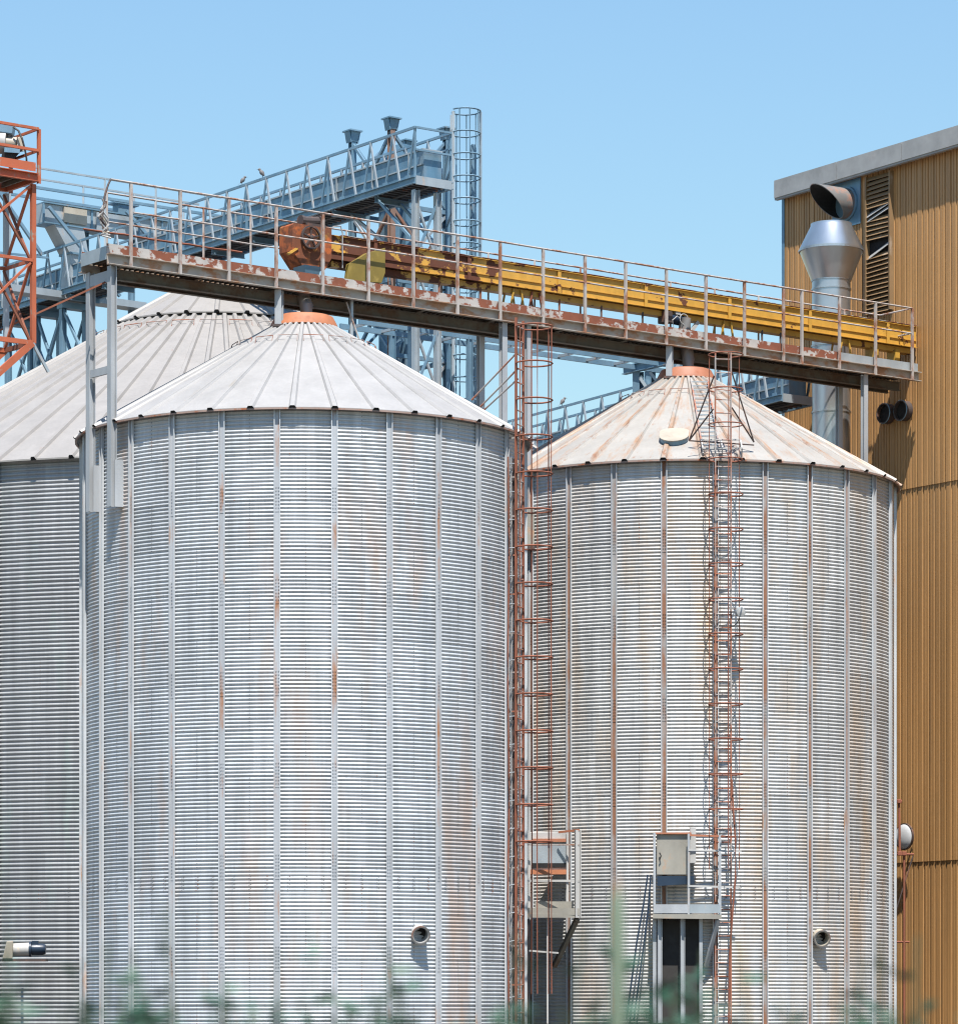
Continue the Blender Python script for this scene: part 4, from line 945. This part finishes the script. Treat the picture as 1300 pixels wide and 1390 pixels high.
b = MB(); b.hull([P(22, 207, Ym - .15), P(33, 205, Ym - .15), P(33, 205, Ym + .2), P(22, 207, Ym + .2)], [P(24, 186, Ym - .15), P(31, 184, Ym - .15), P(31, 184, Ym + .2), P(24, 186, Ym + .2)]); fixn(b.build('bearing_housing', 'cream', dv, bevel=.01))
b = MB(); b.hull([P(0, 224, Ym - .2), P(12, 224, Ym - .2), P(12, 224, Ym + .25), P(0, 224, Ym + .25)], [P(4, 200, Ym - .25), P(31, 202, Ym - .25), P(31, 202, Ym + .3), P(4, 200, Ym + .3)]); fixn(b.build('belt_cover', 'black', dv, bevel=.012))
b = MB(); b.bar(P(6, 203, Ym - .28), P(27, 204.5, Ym - .28), .03, .09); b.build('cover_edge', 'steel', dv)
b = MB(); b.path([P(18, 172, Ym - .2), P(25, 177, Ym - .25), P(30, 188, Ym - .28), P(34, 203, Ym - .28), P(36, 215, Ym - .28), P(36, 229, Ym - .28)], .02, 6); b.build('cable', 'black', dv)

# ------------------------------------------------------------------ access platforms with boxes low on the silos
def hatchbox(name, label, px0, px1, py0, py1, Y, yaw, cat):
    pass
Yp = 76.9
ap = thing('access_platform', PXY(750, Yp), 'pale access platform with orange edged double hatch between the two front silos', 'platform', 'access platforms low on the silos')
def A(px, py, dy=0): return P(px, py, Yp + dy)
b = MB(); b.hull([A(719, 1185), A(770, 1185), A(770, 1185, .5), A(719, 1185, .5)], [A(719, 1130), A(770, 1129), A(770, 1129, .5), A(719, 1130, .5)]); hx = fixn(b.build('hatch_box', 'white', ap, bevel=.01))
for x0, x1 in ((722.5, 743.5), (746, 768)):
    b = MB(); b.bar(A((x0+x1)/2, 1147, -.012), A((x0+x1)/2, 1172, -.012), size(x1 - x0, Yp), .02, up=V((0, 1, 0))); b.build('hatch_door', 'steel_light', hx)
for y_, x0, x1, mt, hh in ((1141, 723, 768, 'collar2', .07), (1184, 716, 771, 'collar', .1)):
    b = MB(); b.bar(A(x0, y_, -.03), A(x1, y_, -.03), .06, hh); b.build('hatch_trim', mt, hx)
b = MB(); b.bar(A(721, 1175.5, -.015), A(768, 1175, -.015), .02, size(6, Yp)); b.build('hatch_slot', 'void', hx)
for x_ in (718, 770): b = MB(); b.bar(A(x_, 1127, -.06), A(x_, 1246, -.06), .045, .045); b.build('frame_post', 'white', ap)
b = MB(); b.ibeam(A(784, 1127, -.5), A(784, 1246, -.5), .12, .1, .014, up=V((1, .3, 0))); b.build('frame_post', 'white', ap)
for y_, mt in ((1130, 'collar2'), (1147, 'handrail'), (1196, 'white')):
    b = MB(); b.bar(A(703 if y_ > 1130 else 758, y_, -.2), A(786, y_ + (0 if y_ > 1130 else -3), -.5), .03, .045 if y_ != 1147 else .03); b.build('rail', mt, ap)
b = MB(); b.bar(A(714, 1237, -.45), A(786, 1238, -.5), .025, size(9, Yp)); b.build('toe_board', 'box', ap)
b = MB(); b.hull([A(713, 1246, -.5), A(786, 1246, -.5), A(775, 1246, .35), A(713, 1246, .35)], [A(713, 1241, -.5), A(786, 1241, -.5), A(775, 1241, .35), A(713, 1241, .35)]); fixn(b.build('platform_deck', 'box', ap))
b = MB(); b.bar(A(726, 1230, -.1), A(778, 1230, -.1), .02, size(12, Yp)); b.build('back_board', 'box', ap)
b = MB(); b.bar(A(783, 1248, -.45), A(752, 1312, .3), .1, .08); b.build('knee_brace', 'deck', ap)
b = MB(); b.bar(A(716, 1248, -.4), A(716, 1390, -.4), .06, .06); b.build('frame_post', 'dark', ap)
b = MB(); b.bar(A(743, 1246, -.3), A(743, 1390, -.3), .035, .035); b.build('frame_post', 'white', ap)
b = MB(); b.bar(A(706, 1290, -.25), A(758, 1294, -.25), .03, .035); b.build('rail', 'white', ap)
b = MB(); b.hull([A(704, 742, 1.2), A(725, 742, 1.2), A(725, 742, 1.5), A(704, 742, 1.5)], [A(704, 690, 1.2), A(725, 690, 1.2), A(725, 690, 1.5), A(704, 690, 1.5)])
pa = thing('cable_box', PXY(716, 78), 'tall beige cable box on the column between the silos', 'box')
bb = fixn(b.build('box_body', 'box', pa, bevel=.01)); b = MB(); b.bar(A(704, 744, 1.2), A(726, 744, 1.2), .1, .06); b.build('box_base', 'dark', pa)

Yq = 76.35
ap2 = thing('access_platform', PXY(930, Yq), 'grey access platform with beige control box on the front of the right silo', 'platform', 'access platforms low on the silos')
def A(px, py, dy=0): return P(px, py, Yq + dy)
b = MB(); b.hull([A(891, 1188), A(934, 1188), A(934, 1188, .32), A(891, 1188, .32)], [A(891, 1133), A(934, 1132), A(934, 1132, .32), A(891, 1133, .32)]); bx_ = fixn(b.build('control_box', 'box', ap2, bevel=.012))
b = MB(); b.bar(A(889, 1131.5, -.02), A(938, 1131.5, -.02), .07, .035); b.build('rain_lip', 'collar2', bx_)
b = MB(); b.path([A(895, 1158, -.05), A(897, 1162, -.08), A(895, 1168, -.05)], .015, 6); b.build('handle', 'black', bx_)
b = MB(); b.box(A(940, 1148, .1), .13, .2, .75); b.build('side_box', 'white', ap2, bevel=.01)
b = MB(); b.hull([A(892, 1203, -.02), A(942, 1200, -.02), A(945, 1190, .3), A(892, 1190, .3)], [A(892, 1189.5, -.02), A(942, 1189.5, -.02), A(945, 1189, .3), A(892, 1189, .3)]); fixn(b.build('box_underside_shade', 'bluemotor_and_shade', ap2))  # wedge filling the opening under the box; its shade is in the colour
for x_, y0_, y1_, mt in ((888, 1131, 1246, 'column'), (934.5, 1132, 1246, 'column'), (977, 1134, 1248, 'column')):
    b = MB(); b.bar(A(x_, y0_, -.15), A(x_, y1_, -.15), .05, .05); b.build('frame_post', mt, ap2)
for y_, x0, x1, mt in ((1134, 936, 992, 'collar2'), (1154, 934, 1006, 'white'), (1203, 934, 1004, 'white')):
    b = MB(); b.bar(A(x0, y_, -.17), A(x1, y_ + 2, -.1), .035, .04); b.build('rail', mt, ap2)
for x0, x1, mt in ((887, 933, 'column'), (936, 977, 'steel_light')):
    b = MB(); b.bar(A(x0, 1234, -.19), A(x1, 1234, -.19), .02, size(12, Yq)); b.build('toe_board', mt, ap2)
b = MB(); b.hull([A(886, 1247, -.22), A(979, 1248, -.22), A(975, 1247, .33), A(886, 1247, .33)], [A(886, 1241, -.22), A(979, 1242, -.22), A(975, 1241, .33), A(886, 1241, .33)]); fixn(b.build('platform_deck', 'box', ap2))
b = MB(); b.hull([A(891, 1389, .25), A(950, 1389, .25), A(950, 1389, .36), A(891, 1389, .36)], [A(891, 1249, .25), A(950, 1249, .25), A(950, 1249, .36), A(891, 1249, .36)]); fixn(b.build('recess_shade_slab', 'recess', ap2))  # solid dark slab; shade of the opening put into its colour
for x_ in (895, 926):
    b = MB(); b.ibeam(A(x_, 1389, 0), A(x_, 1247, 0), .09, .09, .012, up=V((1, .2, 0))); fixn(b.build('leg', 'column', ap2))
b = MB(); b.bar(A(974, 1249, -.15), A(958, 1312, .2), .08, .06); b.build('knee_brace', 'column', ap2)
for x_ in (888, 951): b = MB(); b.bar(A(x_, 1247, .05), A(x_, 1389, .05), .07, .07); b.build('frame_post', 'column', ap2)
cc_ = thing('slack_cable', A(859, 1390, -.1), 'pair of dark slack cables slanting down left of the beige control box', 'cables')
for dx in (0, 10): b = MB(); b.path([A(879 + dx * .4, 1188, .1), A(873 + dx * .7, 1230, 0), A(864 + dx, 1280, -.1), A(850 + dx, 1385, -.2)], .018, 6); b.build('cable', 'bluemotor_and_shade', cc_)
rp_ = thing('rusty_conduit', A(990, 1390, -.4), 'thin bent orange rusty conduit beside the ladder of the right silo', 'pipe')
b = MB(); b.path([A(993, 1058, -.3), A(995, 1100, -.33), A(998, 1140, -.35), A(998, 1190, -.35), A(994, 1240, -.35), A(990, 1300, -.3), A(989, 1390, -.3)], .02, 6); b.build('pipe', 'cage', rp_)
b = MB(); b.bar(A(978, 1136, -.25), A(999, 1136, -.35), .03, .03); b.build('pipe_clip', 'cage', rp_)
# floodlight
fl_ = thing('floodlight', P(1003, 832, 76.3), 'small round grey floodlight on a bracket beside the ladder of the right silo', 'lamp')
pf = P(1004, 831, 76.2)
b = MB(); b.lathe([(.05, -.12), (.085, -.06), (.1, .0), (.105, .06), (.095, .075)], pf, 20, V((.25, -.9, -.1))); b.build('lamp_housing', 'steel_light', fl_, smooth=True)
b = MB(); b.lathe([(.09, .076), (.0, .09)], pf, 20, V((.25, -.9, -.1)), caps=False); b.build('lamp_glass', 'white', fl_, smooth=True)
b = MB(); b.bar(P(989, 825, 76.4), P(1000, 827, 76.3), .04, .05); b.bar(P(999, 826, 76.3), P(1000, 836, 76.3), .03, .03); b.build('bracket', 'cage_mixed', fl_)
b = MB(); b.path([pf - Z * .1 + V((0, .1, 0)), pf - Z * .22 + V((-.05, .12, 0)), pf - Z * .3 + V((-.16, .1, 0)), pf - Z * .2 + V((-.22, .1, 0))], .01, 5); b.build('cable', 'black', fl_)
# vent stubs
for px, py, s_, R_, lab, mt in ((571, 1270, S1, 4.5, 'short round vent stub low on the front silo', 'white'), (1114, 1275, S2, 4.567, 'short round vent stub low on the right silo near the tan building', 'cream')):
    dx = (px - CX) / F
    Yv = s_.y - 3.9 if s_ is S1 else s_.y - 3.55
    for _ in range(6):
        X_ = dx * Yv; Yv = s_.y - math.sqrt(max(R_**2 - (X_ - s_.x)**2, .01))
    c0 = P(px - 4, py - 4, Yv + .03); ax = V((.22, -.97, -.22)).normalized()
    vt = thing('vent_stub', c0, lab, 'vent', 'vent stubs low on the silos')
    b = MB(); b.lathe([(.165, -.05), (.165, .3), (.145, .3), (.145, .04)], c0, 24, ax, caps=False); fixn(b.build('pipe', mt, vt, smooth=True))
    b = MB(); b.lathe([(.144, .04), (.144, .05)], c0, 20, ax); b.build('pipe_inside', 'void', vt)
    b = MB(); b.lathe([(.165, .28), (.185, .285), (.185, .31), (.16, .31)], c0, 24, ax, caps=False); b.build('rim', 'duct', vt)
# fan motor at lower left
Yf = 81.3
fm = thing('fan_motor', P(25, 1300, Yf), 'white and dark blue fan motor on the wall of the widest silo', 'motor')
b = MB(); b.hull([P(3, 1302, Yf - .2), P(17, 1302, Yf - .2), P(17, 1302, Yf + .4), P(3, 1302, Yf + .4)], [P(9, 1278, Yf - .2), P(18, 1278, Yf - .2), P(18, 1278, Yf + .4), P(9, 1278, Yf + .4)]); fixn(b.build('fan_housing', 'cream', fm, bevel=.02))
b = MB(); b.tube(P(18, 1290, Yf), P(41, 1289, Yf), .15, 18); b.build('gearbox', 'white', fm, smooth=True)
b = MB(); b.lathe([(.17, 0), (.17, .05), (.13, .06), (.13, .3), (.1, .36)], P(40, 1289, Yf), 20, V((1, 0, 0))); b.build('motor_body', 'bluemotor_and_shade', fm, smooth=True)
b = MB(); b.box(P(48, 1280, Yf - .02), .14, .12, .08); b.build('terminal_box', 'bluemotor_and_shade', fm)
b = MB(); b.bar(P(4, 1304, Yf), P(64, 1304, Yf), .3, .05); b.bar(P(30, 1304, Yf), P(30, 1304, Yf + 1.2), .06, .05); b.build('mounting_bracket', 'dark', fm)

# birds
def bird(label, p, s_=.12, yaw=0.4):
    t = thing('bird', p, label, 'bird', 'small birds on the railings')
    d = V((math.cos(yaw), math.sin(yaw), 0))
    b = MB(); ax = (d * .6 + Z * .8).normalized(); n = 10
    prof = [(.003, -.62), (.12, -.5), (.3, -.2), (.42, .15), (.4, .45), (.26, .72), (.2, .82), (.26, .95), (.27, 1.08), (.2, 1.22), (.04, 1.28)]
    b.lathe([(r * s_, h * s_) for r, h in prof], p + Z * s_ * .75, n, ax); 
    hp_ = p + Z * s_ * .75 + ax * s_ * 1.12; b.tube(hp_ + d * .2 * s_, hp_ + d * .55 * s_ - Z * .05 * s_, .06 * s_, 6, .01 * s_)
    b.hull([p + Z * s_ * .5 - d * .25 * s_ + V((-d.y, d.x, 0)) * .12 * s_, p + Z * s_ * .5 - d * .25 * s_ - V((-d.y, d.x, 0)) * .12 * s_, p - d * .8 * s_ - Z * .1 * s_ - V((-d.y, d.x, 0)) * .1 * s_, p - d * .8 * s_ - Z * .1 * s_ + V((-d.y, d.x, 0)) * .1 * s_], [x + Z * .05 * s_ for x in [p + Z * s_ * .5 - d * .25 * s_ + V((-d.y, d.x, 0)) * .12 * s_, p + Z * s_ * .5 - d * .25 * s_ - V((-d.y, d.x, 0)) * .12 * s_, p - d * .8 * s_ - Z * .1 * s_ - V((-d.y, d.x, 0)) * .1 * s_, p - d * .8 * s_ - Z * .1 * s_ + V((-d.y, d.x, 0)) * .1 * s_]])
    fixn(b.build('body', 'bird', t, smooth=True))
    b = MB()
    for x in (-.1, .1): b.tube(p + V((-d.y, d.x, 0)) * x * s_, p + V((-d.y, d.x, 0)) * x * s_ + Z * s_ * .6, .035 * s_, 5)
    b.build('legs', 'dark', t)
def railpt(q_, L, px):
    best = min(np.linspace(0, L, 400), key=lambda s_: abs(CX + F * q_(s_, 0, 0).x / q_(s_, 0, 0).y - px)); return best
bird('small upright bird on the lower bridge railing between the silos', q2(railpt(q2, L2_, 762), 0, 1.31), .13)
bird('small bird on the upper bridge railing, nearer the tower', q1(railpt(q1, L1_, 356), 0, size(76, 84) + .03), .13, 2.8)
bird('small bird on the upper bridge railing, farther left behind the gallery rail', q1(railpt(q1, L1_, 328), 0, size(76, 84) + .03), .12, .3)

# ------------------------------------------------------------------ blurred weeds close to the camera
def leaf(b, p, d, L, w_):
    d = d.normalized(); s_ = d.cross(V((random.uniform(-1, 1), random.uniform(-1, 1), random.uniform(-1, 1)))).normalized(); n_ = d.cross(s_)
    pts = [p, p + d * L * .35 + s_ * w_, p + d * L * .75 + s_ * w_ * .7 - n_ * L * .08, p + d * L - n_ * L * .2, p + d * L * .75 - s_ * w_ * .7 - n_ * L * .08, p + d * L * .35 - s_ * w_]
    mid = p + d * L * .5 - n_ * L * .02
    b.add(pts + [mid], [(0, 1, 6), (1, 2, 6), (2, 3, 6), (3, 4, 6), (4, 5, 6), (5, 0, 6)])
YP = 8.0
def weed(seed, h):
    random.seed(seed)
    t = thing('tall_weed', V((0, 0, 0)), 'out of focus green weed among the row along the bottom of the photo', 'weed', 'blurred weeds in the foreground')
    st_ = MB(); lf = MB()
    for k_ in range(9):
        a = random.uniform(0, 2*PI); r_ = random.uniform(.02, .14); hh = h * random.uniform(.89, .95) if k_ > 0 else h * random.uniform(1.0, 1.02)
        p0 = V((r_ * math.cos(a), r_ * math.sin(a), 0)); lean = V((random.uniform(-.2, .2), random.uniform(-.15, .15), 0))
        pts = [p0 + lean * (i / 6) ** 2 + Z * hh * i / 6 for i in range(7)]
        st_.path(pts, .003, 5)
        for i in range(42):
            f = random.uniform(.4, 1) ** .7; j = min(5, int(f * 6)); p = pts[j].lerp(pts[j + 1], f * 6 - j)
            if p.z > h * .945 and random.random() < .72: continue
            leaf(lf, p, V((random.uniform(-1, 1), random.uniform(-1, 1), random.uniform(-.4, .5))), random.uniform(.035, .075), random.uniform(.005, .011))
    st_.build('stem', 'stem', t); lf.build('foliage', 'leaf', t)
    return t
protos = [weed(11, zat(1272, YP)), weed(23, zat(1258, YP)), weed(37, zat(1288, YP))]
random.seed(5)
xs_ = np.arange(-1.5, 1.51, .13)
for i, x_ in enumerate(xs_):
    Y_ = YP + random.uniform(-.35, .5)
    pr = protos[i % 3]
    if i < 3: t = pr
    else:
        t = pr.copy(); col.objects.link(t)
        for ch in pr.children:
            c_ = ch.copy(); col.objects.link(c_); c_.parent = t
    t.location = (x_ + random.uniform(-.05, .05), Y_, 0); s_ = random.uniform(.97, 1.005); t.scale = (1, 1, s_); t.rotation_euler = (0, 0, random.uniform(0, 6))
spx = P(838, 1186, YP)
sp = thing('spear_leaf_plant', V((spx.x, spx.y, 0)), 'blurred upright spear shaped leaf with reddish tip at the bottom centre', 'plant')
def zz(y): return zat(y, YP)
b = MB(); b.lathe([(.003, 0), (.008, .6), (.014, 1.4), (.0175, zz(1300)), (.0165, zz(1250)), (.012, zz(1215)), (.006, zz(1198)), (.001, zz(1186))], (spx.x, spx.y, 0), 12); b.build('spear', 'spear', sp, smooth=True)
b = MB(); random.seed(3)
for i in range(14): leaf(b, V((spx.x, spx.y, random.uniform(1.5, zz(1290)))), V((random.uniform(-1, 1), random.uniform(-1, 1), random.uniform(-.2, .6))), random.uniform(.05, .09), .011)
b.build('side_leaves', 'leaf', sp)

# ------------------------------------------------------------------ light, sky, camera
EL, AZ = math.radians(64), math.radians(7)
sdir = V((math.sin(AZ) * math.cos(EL), -math.cos(AZ) * math.cos(EL), math.sin(EL)))
sun = bpy.data.lights.new('sun', 'SUN'); sun.energy = 4.9; sun.angle = math.radians(.5); sun.color = (1, .955, .89)
so = bpy.data.objects.new('sun', sun); col.objects.link(so); so.rotation_euler = sdir.to_track_quat('Z', 'Y').to_euler(); so.location = (20, -20, 60)
w = bpy.data.worlds.new('World'); scene.world = w; w.use_nodes = True
nt = w.node_tree; bg = nt.nodes['Background']; sky = nt.nodes.new('ShaderNodeTexSky'); sky.sky_type = 'NISHITA'; sky.sun_disc = False
sky.sun_elevation = EL; sky.sun_rotation = PI - AZ; sky.air_density = 2.0; sky.dust_density = .0; sky.ozone_density = 1.0; sky.altitude = 0
wb = nt.nodes.new('ShaderNodeMix'); wb.data_type = 'RGBA'; wb.blend_type = 'MULTIPLY'; wb.inputs[0].default_value = 1
wb.inputs[7].default_value = (.57, .752, 1, 1)                              # cool white balance of the photograph
nt.links.new(sky.outputs[0], wb.inputs[6]); nt.links.new(wb.outputs[2], bg.inputs[0]); bg.inputs[1].default_value = .086
cam = bpy.data.cameras.new('camera'); co = bpy.data.objects.new('camera', cam); col.objects.link(co); scene.camera = co
co.location = (0, 0, ZC); co.rotation_euler = (PI / 2, 0, 0)
cam.sensor_fit = 'HORIZONTAL'; cam.sensor_width = 36; cam.lens = F / 1300 * 36; cam.clip_end = 5000; cam.clip_start = .1
cam.shift_x = 0; cam.shift_y = (H - 695) / 1300
cam.dof.use_dof = True; cam.dof.focus_distance = 75; cam.dof.aperture_fstop = 4.0
scene.cycles.filter_width = 1.15
scene.view_settings.view_transform = 'Standard'; scene.view_settings.look = 'None'; scene.view_settings.gamma = 1
scene.view_settings.exposure = .92
